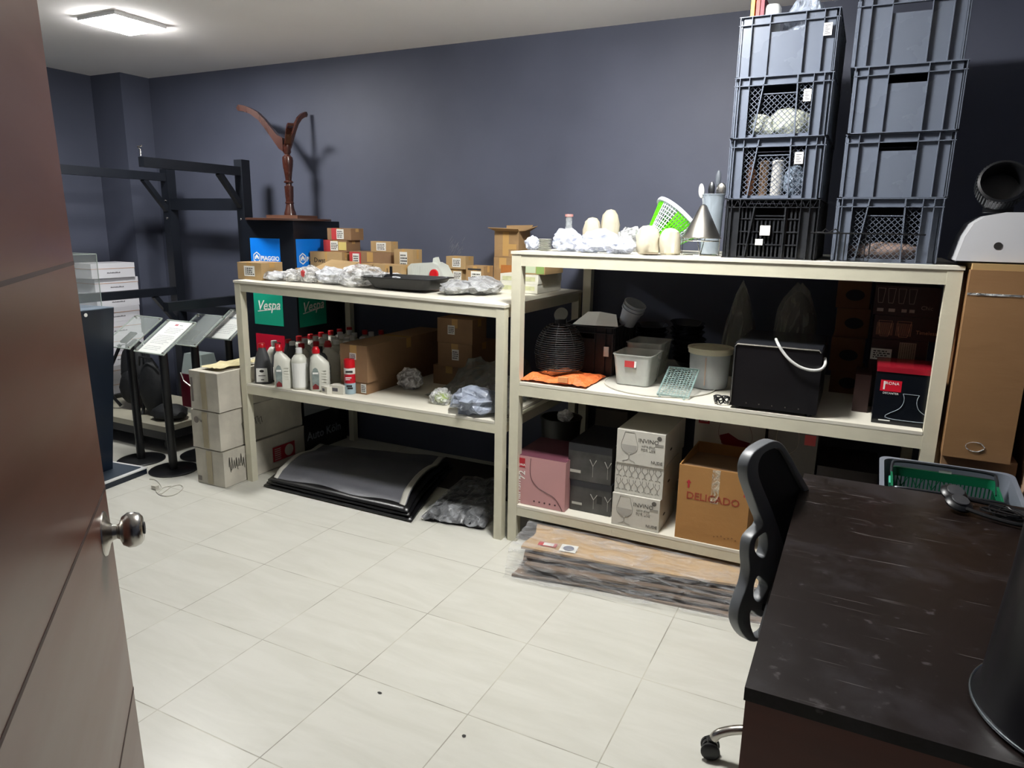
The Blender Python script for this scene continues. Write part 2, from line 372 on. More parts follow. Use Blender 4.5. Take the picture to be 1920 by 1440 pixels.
# ------------------------------------------------------------------ dark desk
def desk_mat():
    m = bpy.data.materials.new('wenge laminate'); m.use_nodes = True; nt = m.node_tree; N = nt.nodes.new; L = nt.links.new
    b = nt.nodes['Principled BSDF']; tc = N('ShaderNodeTexCoord')
    n = N('ShaderNodeTexNoise'); n.inputs['Scale'].default_value = 3.2; n.inputs['Detail'].default_value = 8; n.inputs['Roughness'].default_value = .7; L(tc.outputs['Object'], n.inputs['Vector'])
    cr = N('ShaderNodeValToRGB'); e = cr.color_ramp.elements; e[0].position = .5; e[0].color = hexc('#130b09'); e[1].position = .78; e[1].color = hexc('#2f2c30'); L(n.outputs[0], cr.inputs[0])
    # scratches: stretched, thresholded noise in two directions
    acc = cr.outputs[0]; n9 = N('ShaderNodeTexNoise'); n9.inputs['Scale'].default_value = 34; n9.inputs['Detail'].default_value = 4; L(tc.outputs['Object'], n9.inputs['Vector']); r9 = N('ShaderNodeMapRange'); r9.inputs['From Min'].default_value = .66; r9.inputs['From Max'].default_value = .74; r9.inputs['To Max'].default_value = .35; L(n9.outputs[0], r9.inputs[0]); m9 = N('ShaderNodeMix'); m9.data_type = 'RGBA'; L(r9.outputs[0], m9.inputs[0]); L(acc, m9.inputs[6]); m9.inputs[7].default_value = hexc('#5e585b'); acc = m9.outputs[2]
    for k, (rz, sx) in enumerate(((.3, (3, 160, 1)), (-1.0, (4, 190, 1)), (1.4, (5, 170, 1)))):
        mp = N('ShaderNodeMapping'); mp.inputs['Rotation'].default_value = (0, 0, rz); mp.inputs['Scale'].default_value = sx; mp.inputs['Location'].default_value = (k*3.7, k, 0); L(tc.outputs['Object'], mp.inputs[0])
        s = N('ShaderNodeTexNoise'); s.inputs['Scale'].default_value = 1; s.inputs['Detail'].default_value = 1; s.inputs['Distortion'].default_value = .3; L(mp.outputs[0], s.inputs['Vector'])
        r = N('ShaderNodeMapRange'); r.inputs['From Min'].default_value = .745; r.inputs['From Max'].default_value = .79; r.inputs['To Max'].default_value = .4; L(s.outputs[0], r.inputs[0])
        mx = N('ShaderNodeMix'); mx.data_type = 'RGBA'; L(r.outputs[0], mx.inputs[0]); L(acc, mx.inputs[6]); mx.inputs[7].default_value = hexc('#8d8786'); acc = mx.outputs[2]
    L(acc, b.inputs['Base Color'])
    rr = N('ShaderNodeMapRange'); rr.inputs['To Min'].default_value = .28; rr.inputs['To Max'].default_value = .5; L(n.outputs[0], rr.inputs[0]); L(rr.outputs[0], b.inputs['Roughness'])
    b.inputs['Specular IOR Level'].default_value = .28
    return m
DM = desk_mat(); DZ = .75
desk = empty('desk', (-.118, 1.262, 0), 0, 'dark brown scratched wooden desk in the right foreground', 'desk')
MB().box(0, .88, 0, 1.365, DZ-.028, DZ).build('desktop', DM, desk, bevel=.002)
MB().box(.003, .877, .006, .028, 0, DZ-.0285).build('front_panel', mat('wenge panel', '#5a2a1c', .4, var=.12, scale=3, stretch=(1,1,8)), desk, bevel=.001)
MB().box(.003, .877, 1.33, 1.352, 0, DZ-.0285).build('back_panel', MATS['wenge panel'], desk, bevel=.001)

# ------------------------------------------------------------------ generic boxes
STICK = mat('white sticker', '#dcdcd6', .5)
REDL = mat('red label', '#b3383a', .5)
GREENL = mat('green label', '#7f9a55', .5)
def carton(label, y, pl, pr, z0, top, depth=None, side=None, m=None, name='cardboard_box', cat='box', group=None, rz=0, h=None, tape='front', stk=(), bev=.003, jit=0, gap=.0008):
    """closed box: front lies at depth y; pl, pr, top, side are where its edges appear in the photo"""
    a = at(pl, top if top else 500, y=y); b = at(pr, top if top else 500, y=y)
    w = b.x - a.x; z1 = a.z if h is None else z0 + h
    H = z1 - z0 - gap
    if depth is None: depth = at(side, top, x=b.x).y - y
    m = m or KRAFT
    bb = MB(); bb.box(0, w, 0, depth, 0, H)
    o = bb.build(name, m, None, (a.x, y, z0 + gap), rz, bevel=bev)
    tag(o, label, cat, group)
    if tape:
        t = MB(); tw = min(.024, depth*.12)
        t.box(.004, w-.004, depth/2-tw, depth/2+tw, H, H+.0006)
        if tape == 'front': t.box(w/2-tw, w/2+tw, -.0006, 0, H*.62, H-.002)
        if tape == 'side' or tape == 'front': t.box(w, w+.0006, depth/2-tw, depth/2+tw, H*.7, H-.002)
        t.build('packing_tape', TAPE if m in (KRAFT, KRAFT2, KRAFTD) else mat('clear tape', '#d8d4c8', .2), o)
    for s in stk:
        u0, u1, v0, v1, mm = s[:5]; nm = s[5] if len(s) > 5 else 'shipping_label'
        off = .0006*list(stk).index(s); st = MB(); st.box(u0*w, u1*w, -.0012-off, -.0002-off, v0*H, v1*H); so = st.build(nm, mm, o)
        if nm == 'shipping_label' and mm is STICK:
            ink = MB(); W2 = (u1-u0)*w; H2 = (v1-v0)*H; rnd = random.Random(int(pl*7+top if top else pl))
            for r in range(4):
                yy = v0*H + H2*(.2+.19*r); x = u0*w + W2*.12
                while x < u1*w - W2*.2:
                    l = W2*rnd.uniform(.06, .2); ink.box(x, x+l, -.0017-off, -.0012-off, yy-H2*.05, yy+H2*.05); x += l + W2*.05
            ink.build('print', INK, so)
    o['w'] = w; o['d'] = depth; o['h'] = H
    return o
def dims(o): return o['w'], o['d'], o['h']
def obox(label, x, y, z, w, d, h, rz, m, name='cardboard_box', cat='box', group=None, bev=.003, tape=True):
    o = tag(MB().box(0, w, 0, d, 0, h).build(name, m, None, (x, y, z), rz, bevel=bev), label, cat, group)
    if tape: MB().box(.003, w-.003, d/2-.02, d/2+.02, h, h+.0006).build('packing_tape', TAPE, o)
    return o

# ------------------------------------------------------------------ black rack by the left wall
r = empty('steel_rack', (-4.89, 3.84, 0), 0, 'tall black square-tube steel rack with braced arms in the far left corner', 'rack')
T = .075
AX = .79
MB().beam((0, 0, 0), (0, 0, 1.985), T, T).build('post', BLACKM, r, bevel=.003)
MB().beam((AX, 0, 0), (AX, 0, 2.035), T, T).build('post', BLACKM, r, bevel=.003)
MB().beam((T/2, 0, 1.725), (AX-T/2, 0, 1.725), .05, .085).build('crossbeam', BLACKM, r, bevel=.003)
MB().beam((T/2, 0, .93), (AX-T/2, 0, .93), .05, .06).build('crossbeam', BLACKM, r, bevel=.003)
for x, z, L in ((0, 1.925, 1.5), (AX, 1.955, .80), (0, 1.06, 1.5), (AX, 1.045, .72)):
    MB().beam((x, -T/2, z), (x, -L, z), .05, .06).build('arm', BLACKM, r, bevel=.003)
for x, z, s in ((0, 1.9, -1), (AX, 1.93, -1), (0, 1.03, -1)):
    MB().beam((x, -.03, z-.22), (x, -.21, z), .04, .035).build('brace', BLACKM, r)
for x in (0, AX): MB().box(x-.06, x+.06, -.06, .12, 0, .05).build('foot', BLACKM, r, bevel=.003)
for x, z in ((0, 1.75), (0, 1.62), (AX, 1.75), (AX, 1.62)):
    MB().lathe([(.009, 0), (.009, .004), (.005, .007)], 10, (x, -T/2, z), rot=Matrix.Rotation(PI/2, 3, 'X')).build('bolt', CHROME, r)
MB().tube([(AX, -.8, 1.99), (AX, -.8, 2.03), (AX-.02, -.8, 2.045), (AX+.02, -.8, 2.05)], .005).build('hook', CHROME, r)

# ------------------------------------------------------------------ acrylic display case on a navy pedestal
GLAS = film('acrylic', '#cfd8d4', .10, .05, 3, 0, .3)
EDGE = mat('acrylic edge', '#b9c4bd', .2, alpha=.7)
p = empty('display_pedestal', (-4.298, 2.44, 0), .12, 'tall navy pedestal on a low base with a white edge, by the door', 'pedestal')
MB().box(-.36, .322, -.2, .335, 0, .036).build('base', NAVY, p, bevel=.002)
MB().box(-.36, .326, -.205, .34, .036, .044).build('white_edge_trim', mat('white trim', '#dcdcdc', .4), p)
MB().box(-.33, .30, -.175, .31, .0442, .05).build('base_top', mat('grey base top', '#3a4450', .4), p)
MB().box(-.02, .165, .0, .22, .0502, 1.085, (-.03, -.005)).build('column', NAVY, p, bevel=.002)
k_ = [q for q in kids(p) if q.name.startswith('column')][0]
for v in k_.data.vertices:
    if v.co.z > .6: v.co.x += .12 if v.co.x > .1 else 0
MB().box(-.05, .315, -.005, .225, 1.0852, 1.09).build('top_plate', mat('dusty slate top', '#66727f', .4, var=.3, scale=14), p)
MB().lathe([(.011, 0), (.011, .002)], 14, (.312, .035, 1.062), rot=Matrix.Rotation(PI/2, 3, 'Y')).build('white_plug', WHITEP, p)
c = empty('display_case', (-4.33, 2.46, 1.0905), .12, 'clear acrylic box case standing on the navy pedestal', 'display case')
w, d, h, t = .25, .20, .31, .004
for nm, a in (('panel', (0, w, 0, t, 0, h)), ('panel', (0, w, d-t, d, 0, h)), ('panel', (0, t, t, d-t, 0, h)), ('panel', (w-t, w, t, d-t, 0, h)), ('top_panel', (0, w, 0, d, h, h+t))):
    MB().box(*a).build(nm, GLAS, c)
e = MB()
for x in (0, w):
    for y in (0, d): e.beam((x, y, 0), (x, y, h), .004, .004)
    e.beam((x, 0, h), (x, d, h), .004, .004)
for y in (0, d): e.beam((0, y, h), (w, y, h), .004, .004)
e.build('edge', EDGE, c)

# ------------------------------------------------------------------ pad trolley with the stack of white boxes
PADM = mat('dusty beige vinyl', '#a9a594', .6, var=.08)
tr = empty('platform_trolley', (-5.62, 3.12, 0), 0, 'low wheeled platform with a dusty beige padded top by the left wall', 'trolley')
MB().box(0, 1.40, 0, .66, .165, .205).build('pad', PADM, tr, bevel=.012, seg=3, smooth=True)
MB().box(.02, 1.38, .02, .64, .10, .164).build('frame', BLACKM, tr, bevel=.004)
for x in (.1, 1.32):
    for y in (.08, .56):
        MB().lathe([(.036, -.012), (.042, -.008), (.042, .008), (.036, .012)], 18, (x, y, .0425), axis='y').box(x-.02, x+.02, y-.02, y+.02, .08, .0995).box(x-.008, x+.008, y+.014, y+.018, .04, .085).build('caster', BLK, tr)
MB().box(-.15, .15, -.22, .26, 0, .03).build('black_tray', BLK, None, (-5.40, 3.60, .206), bevel=.004)
tray = [o for o in bpy.data.objects if o.name == 'black_tray'][0]; tag(tray, 'flat black tray under the tall stack of white boxes', 'tray')
SB = mat('glossy white carton', '#dcdce2', .45, var=.02); ORL = mat('orange line', '#c08a5c', .5); GRY = mat('grey print', '#55535a', .6)
def file_box():
    o = MB().box(-.115, .115, -.18, .18, 0, .1135).build('document_box', SB, None, bevel=.002)
    MB().box(-.1165, .1165, -.1815, .1815, .072, .114).build('lid', SB, o, bevel=.0015)
    MB().box(-.1171, .1171, -.1821, .1821, .0715, .0745).build('orange_line', ORL, o)
    tx = MB(); rnd = random.Random(3); y = -.055
    while y < .055:
        l = rnd.uniform(.004, .009); tx.box(.1151, .1157, y, y+l, .035, .035+rnd.uniform(.006, .012)); y += l + .0025
    tx.build('side_print', GRY, o)
    return o
fb = file_box(); zt = .237; nst = 9
words = ['lowest', 'second from the bottom', 'third from the bottom', 'fourth from the bottom', 'middle', 'fourth from the top', 'third from the top', 'second from the top', 'topmost']
rnd = random.Random(5)
for i in range(nst):
    o = fb if i == 0 else dup(fb)
    dx = -.02 if i == 7 else rnd.uniform(-.008, .008); yy = 3.60 + (.02 if i == 7 else rnd.uniform(-.006, .006) - (.012 if i == 8 else 0))
    o.location = (-5.40 + dx, yy, zt); o.rotation_euler = (0, 0, rnd.uniform(-.02, .02)); zt += .1148
    tag(o, 'white box with an orange line, %s of the tall trolley stack' % words[i], 'box', 'white boxes stacked on the trolley')

# backpack, sprayer and dark folded fabric on the trolley
BAGM = mat('black nylon', '#16181b', .7, var=.2, bump=.3)
b = empty('backpack', (-4.86, 3.40, .2065), .3, 'black backpack hanging straps standing on the beige pad', 'backpack')
MB().ico((0, 0, .26), 1, 3, (.12, .09, .26), .06, 1.5, 2).build('body', BAGM, b, smooth=True)
MB().ico((.0, -.09, .17), 1, 2, (.085, .04, .13), .05, 1.5, 3).build('pocket', BAGM, b, smooth=True)
MB().tube([(-.1, -.02, .48), (-.16, -.08, .3), (-.15, -.1, .1), (-.1, -.08, .02)], .012).build('strap', BLK, b)
MB().tube([(.09, -.03, .48), (.15, -.08, .3), (.14, -.12, .12), (.17, -.2, .0)], .012).build('strap', BLK, b)
b2 = tag(MB().ico((0, 0, .2), 1, 3, (.10, .06, .2), .08, 1.3, 9).build('shoulder_bag', BAGM, None, (-4.56, 3.30, .207), .2, smooth=True), 'slim black fabric bag standing between the backpack and the red sprayer tank', 'bag')
MB().tube([(-.08, -.02, .37), (-.04, -.05, .44), (.05, -.04, .43), (.08, -.02, .36)], .008).build('handle', BLK, b2)
s = empty('sprayer_tank', (-4.36, 3.56, .2065), .05, 'dark red and translucent white sprayer tank on the beige pad', 'sprayer')
MB().box(-.12, .12, -.09, .09, 0, .04).build('base', mat('pale plastic', '#a8a8a4', .4), s, bevel=.006)
MB().box(-.115, .115, -.085, .085, .0405, .29).build('body', mat('maroon plastic', '#5e1024', .35, var=.1), s, bevel=.012, seg=3, smooth=True)
MB().box(-.105, .105, -.08, .08, .2905, .44, (.02, .02)).build('tank', mat('milky plastic', '#aebbb9', .3, var=.05), s, bevel=.012, seg=3, smooth=True)
MB().tube([(-.09, -.1, .30), (-.03, -.13, .25), (.05, -.12, .2)], .006).build('lever', CHROME, s)
f = tag(MB().ico((0, 0, .05), 1, 3, (.13, .10, .06), .12, 1.6, 4).build('folded_jacket', BAGM, None, (-4.37, 3.28, .2065), .2, smooth=True), 'crumpled black jacket lying at the right end of the beige pad', 'clothing')

# ------------------------------------------------------------------ sign stands
def sign_stand(x, y, zt, label, paper, seed=0):
    s = empty('sign_stand', (x, y, 0), 0, label, 'sign stand', 'floor sign stands')
    MB().lathe([(.150, 0), (.150, .006), (.143, .011), (.03, .014), (.03, .014)], 40).build('base', BLK, s, smooth=True)
    MB().lathe([(.026, .0142), (.026, zt)], 20).build('post', BLK, s, smooth=True)
    # plate: local frame at its lower edge, tilted back
    ti = math.atan2(.17, .26); W2, L2 = .135, .31
    M = Matrix.Translation((.0, -.10, zt-.005)) @ Matrix.Rotation(ti, 4, 'X')
    pl = MB().box(-W2, W2, 0, L2, -.003, -.001).box(-W2, W2, 0, L2, .0025, .0045); pl.bm.transform(M); po = pl.build('plate', GLAS, s)
    ed = MB()
    for a, b2 in (((-W2, 0), (W2, 0)), ((W2, 0), (W2, L2)), ((W2, L2), (-W2, L2)), ((-W2, L2), (-W2, 0))): ed.beam((*a, .001), (*b2, .001), .004, .008)
    ed.bm.transform(M); ed.build('plate_edge', EDGE, s)
    for cx, cy in ((-W2+.012, .012), (W2-.012, .012), (W2-.012, L2-.012), (-W2+.012, L2-.012)):
        q = MB().lathe([(.006, -.012), (.006, .009), (.004, .011)], 10, (cx, cy, 0)); q.bm.transform(M); q.build('standoff_screw', CHROME, s)
    br = MB().box(-.03, .03, .06, .16, -.016, -.0045); br.bm.transform(M); br.build('bracket', BLK, s)
    if paper:
        pp = MB().box(-.105, .105, .006, .302, -.0006, .0018); pp.bm.transform(M); ps = pp.build('paper', WHITEP, s)
        rnd = random.Random(seed); t = MB(); t2 = MB()
        if paper == 'text':
            t2.box(-.022, .006, .262, .278, .0018, .0022); t.box(.02, .05, .266, .272, .0018, .0022)
            for k in range(15):
                yy = .235 - k*.0145
                if k in (4, 11): continue
                x0 = -.08 if k > 3 else -.05; x1 = rnd.uniform(.03, .085); x = x0
                while x < x1:
                    l = rnd.uniform(.006, .02); t.box(x, min(x+l, .09), yy, yy+.0035, .0018, .0022); x += l + .004
        else:
            for cx, cy, rr in ((-.045, .225, .03), (.05, .225, .03), (.0, .225, .02)):
                t.lathe([(rr, .0018), (rr*.9, .0022)], 18, (cx, cy, 0), sy=.45)
            for k in range(6):
                x = -.07
                while x < .07:
                    l = rnd.uniform(.006, .02); t.box(x, x+l, .15-k*.018, .1535-k*.018, .0018, .0022); x += l + .005
        t.bm.transform(M); t.build('print', mat('faint print', '#8d9096', .7), ps)
        if len(t2.bm.verts): t2.bm.transform(M); t2.build('red_logo', mat('pink red print', '#c2455a', .6), ps)
    return s
sign_stand(-4.29, 2.97, .80, 'sign stand with an empty clear plate, nearest the navy pedestal', None)
sign_stand(-3.93, 2.94, .80, 'sign stand whose clear plate holds a white text sheet with a small red logo', 'text', 2)
sign_stand(-4.02, 3.25, .80, 'sign stand with an empty clear plate, behind the one with the text sheet', None)
sign_stand(-4.04, 3.556, .80, 'sign stand holding a white sheet with grey pictures, beside the lower shelving', 'pic', 4)

# ------------------------------------------------------------------ display totem and wooden pedestal base on it
TX0, TX1, TY0, TY1, TZ = -3.885, -3.415, 3.6, 4.06, 1.615
TOT = mat('black totem laminate', '#0d1119', .35, var=.1)
t = empty('display_totem', (TX0, TY0, 0), 0, 'black square display column with coloured brand panels behind the left shelving', 'display column')
w = TX1-TX0; d = TY1-TY0
MB().box(0, w, 0, d, 0, TZ).build('body', TOT, t, bevel=.003)
def panel(name, side, a, b, z0, z1, m):
    M = face_m(a, -.0003, z0) if side == 'front' else face_m(w+.0003, a, z0, 'right')
    pb = MB().box(0, b-a, 0, z1-z0, 0, .003); pb.bm.transform(M); return pb.build(name, m, t)
BLU = mat('blue panel', '#0a78e0', .35); GRN = mat('green panel', '#159a7c', .35); REDP = mat('red panel', '#c01030', .35)
def px_front(px, py): q = at(px, py, y=TY0); return q.x - TX0, q.z
bx0, bz1 = px_front(469, 446); bx1, _ = px_front(524, 447); bz0 = bz1 - .255
for side, off in (('front', 0), ('right', -.06)):
    a, b = bx0 + off, bx1 + off
    o = panel('blue_panel', side, a, b, bz0, bz1, BLU)
    mk = (lambda u, v: face_m(u, -.0036, v)) if side == 'front' else (lambda u, v: face_m(w+.0036, u, v, 'right'))
    text('PIAGGIO', .042, WHITEP, o, mk(a+(b-a)*.66, bz1-.135), bold=.0012)
    hx = MB(); 
    for rr, r2 in ((.036, .029),):
        P = [(rr*math.sin(k*PI/3), rr*1.1*math.cos(k*PI/3)) for k in range(6)]; Q = [(r2*math.sin(k*PI/3), r2*1.1*math.cos(k*PI/3)) for k in range(6)]
        hx.prism(P, .0006, mk(a+(b-a)*.21, bz1-.13), [Q])
    hx.prism([(0, .022), (.018, .004), (.018, -.012), (.006, -.012), (.006, -.002), (-.006, -.002), (-.006, -.012), (-.018, -.012), (-.018, .004)], .0006, mk(a+(b-a)*.21, bz1-.13))
    hx.build('hexagon_emblem', WHITEP, o)
    gz0 = px_front(482, 607)[1]; gz1 = gz0 + .265; vz = px_front(505, 573)[1]
    o = panel('green_panel', side, a, b, gz0, gz1, GRN)
    text('Vespa', .095, WHITEP, o, mk((a+b)/2, vz) @ Matrix.Rotation(.07, 4, 'Z'), bold=.001, sx=.95, shear=.35)
    ul = MB(); ul.prism([(-.10, -.048), (.10, -.018), (.10, -.014), (-.10, -.041)], .0006, mk((a+b)/2, vz)); ul.build('underline', WHITEP, o)
    o = rz1 = px_front(486, 625)[1]; panel('red_panel', side, a, b, rz1-.26, rz1, REDP)
    panel('pale_panel', side, a, b, rz1-.56, rz1-.30, mat('pale panel', '#8f9498', .5))
o2 = text('Auto Köln', .085, mat('pale lettering', '#8f959c', .5), t, face_m(w+.0006, d*.47, .115, 'right'), bold=.0015)

dk = tag(MB().lathe([(.285, 0), (.285, .012), (.28, .014)], 48).build('round_board', mat('board brown edge', '#43281c', .45, var=.1), None, (-3.62, 3.78, TZ+.0008), smooth=True), 'thin round brown board lying on top of the black display column', 'board')
WOOD = mat('dark turned wood', '#3d1d14', .28, var=.25, scale=5, stretch=(4, 4, 1), coat=.4)
zb = TZ + .0155
ps = empty('wooden_table_pedestal', (-3.72, 3.90, zb), 0, 'dark turned wooden table pedestal standing upside down with its scrolled legs in the air', 'table base')
MB().box(-.13, .16, -.10, .10, 0, .022).build('plate', mat('worn wood plate', '#5a3a2a', .5, var=.2), ps, bevel=.003)
H = .50
MB().lathe([(.042, .0222), (.040, .04), (.03, .07), (.026, .10), (.030, .104), (.030, .112), (.026, .116), (.029, .17), (.031, .215), (.031, .222), (.022, .226), (.02, .24), (.032, .246), (.032, .254), (.021, .262), (.024, .29), (.034, .36), (.037, .395), (.034, .42), (.018, .436), (.022, .444), (.026, .45), (.026, H)], 28).build('turned_column', WOOD, ps, smooth=True)
def scroll_leg(ang, L, Hh, w0=.026):
    P = [(0.02, -.045), (.05, -.025), (.09, .03), (.14, .10), (.19, .162), (.25, .205), (.30, .222), (.335, .226), (.35, .245), (.335, .265), (.30, .262), (.25, .245), (.20, .218), (.15, .172), (.10, .112), (.06, .065), (.02, .045)]
    P = [(x*L/.34, z*Hh/.26) for x, z in P]
    M = Matrix.Translation((0, 0, H)) @ Matrix.Rotation(ang, 4, 'Z') @ Matrix.Rotation(PI/2, 4, 'X') @ Matrix.Translation((0, 0, -w0/2))
    return MB().prism(P, w0, M)
scroll_leg(PI+.22, .36, .265, .04).build('leg', WOOD, ps, bevel=.005, smooth=True)
scroll_leg(1.35, .17, .235, .03).build('leg', WOOD, ps, bevel=.005, smooth=True)
scroll_leg(-.55, .13, .13, .04).build('leg', WOOD, ps, bevel=.005, smooth=True)

# ------------------------------------------------------------------ three long white cartons beside the left shelving
LB = []
for i, (z0, z1, lab, jx) in enumerate(((0, .231, 'dented white carton with a red logo, lowest of three by the shelving', 0), (.232, .476, 'dented white carton with marker lettering, middle one of three by the shelving', -.012), (.477, .722, 'white carton with torn paper on top, uppermost of three by the shelving', .0))):
    o = tag(MB().box(0, .245, 0, .70, 0, z1-z0-.001).build('white_carton', WBOX, None, (-3.612+jx, 2.86, z0+.0005), 0, bevel=.008, seg=3, smooth=True), lab, 'box', 'white cartons by the lower shelving')
    o.modifiers.new('sub', 'SUBSURF').subdivision_type = 'SIMPLE'; o.modifiers['sub'].levels = o.modifiers['sub'].render_levels = 3
    tx = bpy.data.textures.get('dent') or bpy.data.textures.new('dent', 'CLOUDS'); tx.noise_scale = .12
    dmod = o.modifiers.new('dent', 'DISPLACE'); dmod.texture = tx; dmod.strength = .008; dmod.texture_coords = 'GLOBAL'; dmod.mid_level = 1.0
    h = z1-z0
    tp = MB().box(.10, .145, -.0012, .0, .01, h-.008); tp.build('clear_tape', mat('aged tape', '#a59a80', .3, var=.15), o)
    LB.append(o)
rnd = random.Random(2)
q = MB()
for k in range(7):   # marker scrawl on the side of the lowest carton
    y = .04+k*.018; q.tube([(.2462, y, .10+rnd.uniform(0, .03)), (.2462, y+.006, .17+rnd.uniform(-.02, .02)), (.2462, y+.012, .10+rnd.uniform(-.01, .02))], .0016, 5)
q.build('marker_scrawl', INK, LB[0])
lg = MB().box(.2452, .2462, .40, .60, .05, .15).build('red_logo_print', mat('dull red print', '#a5202e', .6), LB[0])
lw = MB().lathe([(.04, 0), (.04, .0005), (.03, .0005)], 24, (.2464, .545, .10), rot=Matrix.Rotation(PI/2, 3, 'Y'))
lw.build('emblem', WBOX, lg)
l2 = MB(); [l2.box(.2463, .2469, .415, .47, .06+.014*k, .066+.014*k) for k in range(6)]; l2.build('print_lines', WBOX, lg)
q = MB()
for k, (dy, dz) in enumerate(((0, 0), (.03, .01), (.06, .0), (.085, .005), (.11, .01), (.14, 0))):
    q.tube([(.2462, .18+dy, .10+dz), (.2462, .17+dy, .14+dz), (.2462, .19+dy, .15+dz), (.2462, .195+dy, .11+dz)], .0013, 5)
q.build('marker_lettering', INK, LB[1])
MB().lathe([(.02, 0), (.02, .001)], 20, (.05, -.0008, .18), rot=Matrix.Rotation(PI/2, 3, 'X')).box(.085, .10, -.001, 0, .17, .18).build('printed_mark', mat('faded print', '#77706a', .7), LB[1])
MB().box(.015, .045, -.0012, 0, .02, .05).build('printed_mark', MATS['faded print'], LB[0])
MB().box(.015, .032, -.0012, 0, .05, .20).build('printed_mark', MATS['faded print'], LB[2])
fl = MB().grid(lambda u, v: (.05+u*.16, .05+v*.3, .262+.02*noise.noise(Vector((u*5, v*5, 1)))), 8, 8).build('torn_paper', mat('yellowed paper', '#c9bf96', .8, bump=.4), LB[2], solid=.002)

# cable and plug on the floor
WCAB = mat('white cable', '#c3c0b6', .5)
P = [at(px, py, z=.004) for px, py in ((280, 898), (290, 899), (298, 905), (303, 915), (296, 925), (312, 930), (330, 926), (343, 915), (338, 909), (322, 912), (308, 922), (300, 926), (293, 920), (310, 913), (322, 911))]
cb = empty('white_cable', P[0], 0, 'thin white power cable with a plug curled on the floor by the pedestal', 'cable')
def smoothp(P, n=6):
    o = []
    for i in range(len(P)-1):
        a, b, c, d = P[max(i-1, 0)], P[i], P[i+1], P[min(i+2, len(P)-1)]
        for k in range(n):
            t = k/n; o.append(.5*((2*b)+(c-a)*t+(2*a-5*b+4*c-d)*t*t+(3*b-a-3*c+d)*t**3))
    return o + [P[-1]]
MB().tube([p_ - P[0] for p_ in smoothp(P)], .003, 6).build('cord', WCAB, cb)
pg = at(291, 914, z=.012) - P[0]
MB().box(pg.x-.02, pg.x+.02, pg.y-.012, pg.y+.012, .0, .022).cyl((pg.x-.03, pg.y-.006, .01), (pg.x-.02, pg.y-.006, .01), .002).cyl((pg.x-.03, pg.y+.006, .01), (pg.x-.02, pg.y+.006, .01), .002).build('plug', WCAB, cb, bevel=.003)

# ------------------------------------------------------------------ goods on top of the lower shelving
BX = 'cardboard boxes on top of the lower shelving'
def zl(x): return Lz(x) + .0006
carton('kraft box with a white sticker at the left end of the lower shelving', 3.12, 444.6, 489, zl(-3.3), 491, side=529, m=KRAFT, group=BX, stk=[(.28, .72, .2, .8, STICK)])
bc = carton('long kraft box with marker lettering under the two stacked boxes by the display column', 3.72, 581, 641, zl(-3.3), 471, side=655, m=KRAFT, group=BX, tape='front')
w_, d_, h_ = dims(bc); text('Dwst', .045, INK, bc, face_m(w_*.3, -.0012, h_*.62), 'marker_lettering')
zc = bc.location.z + h_ + .001
bl = carton('short kraft box with a red edge, lower of the two stacked by the display column', 3.76, 606.5, 650, zc, 449.5, side=675, m=KRAFTD, group=BX, stk=[(.0, .3, .0, 1, REDL, 'red_band'), (.3, .62, .1, .9, STICK), (.65, .98, .15, .85, mat('yellow label', '#c9b870', .5), 'yellow_label')])
carton('short kraft box with a red edge, upper of the two stacked by the display column', 3.77, 613.3, 657.5, bl.location.z + bl['h'] + .001, 427.5, side=681, m=KRAFTD, group=BX, stk=[(.18, .4, .0, 1, REDL, 'red_band'), (.4, .7, .08, .92, STICK)])
f_ = carton('long kraft box with a red and white label under the smaller box', 3.75, 655, 733, zl(-3), 471, depth=.22, m=KRAFTD, group=BX, stk=[(.0, .28, .4, .98, REDL, 'red_label'), (.08, .24, .46, .92, STICK)])
carton('small kraft box with a white sticker set on the long red-labelled box', 3.78, 695, 733, f_.location.z + f_['h'] + .001, 452, side=746, m=KRAFT, group=BX, stk=[(.28, .75, .12, .88, STICK)])
carton('tall kraft box with a white sticker right of the red-labelled box', 3.70, 738.5, 775, zl(-2.9), 467, side=791, m=KRAFT, group=BX, stk=[(.3, .68, .45, .92, STICK)])
carton('flat kraft box lying half hidden behind the clear bags', 3.52, 668, 697, zl(-2.9), 495, depth=.16, m=KRAFT, group=BX, stk=[])
carton('flat kraft box with marker strokes behind the clear bags and black tray', 3.52, 699.5, 752, zl(-2.9), 495, side=772, m=KRAFT, group=BX, stk=[(.1, .12, .1, .8, INK, 'marker_stroke'), (.5, .52, .2, .8, INK, 'marker_stroke')])
lk = carton('kraft box with a white sticker, under the sticker box at the scribbled wall', 3.86, 843, 866, zl(-2.4), 504, side=884, m=KRAFT, group=BX, stk=[(.3, .95, .25, .85, STICK)])
carton('kraft box with a white sticker below the chalk scribble on the wall', 3.85, 836.5, 873, lk.location.z + lk['h'] + .001, 480, side=888, m=KRAFT, group=BX, stk=[(.32, .75, .15, .85, STICK)])
carton('wide kraft box with marker writing and a white sticker behind the grey bag', 3.72, 874, 907, zl(-2.2), 498, side=924.6, m=KRAFT2, group=BX, stk=[(.28, .85, .12, .75, STICK), (.1, .85, .8, .88, INK, 'marker_writing')])
on_ = carton('worn kraft box with brown tape under the tall open carton', 3.845, 926, 960, zl(-2.1), 482, depth=.2, m=KRAFT2, group=BX, stk=[(.4, 1.0, .1, .75, mat('orange tape', '#a86a35', .4), 'tape_patch')])
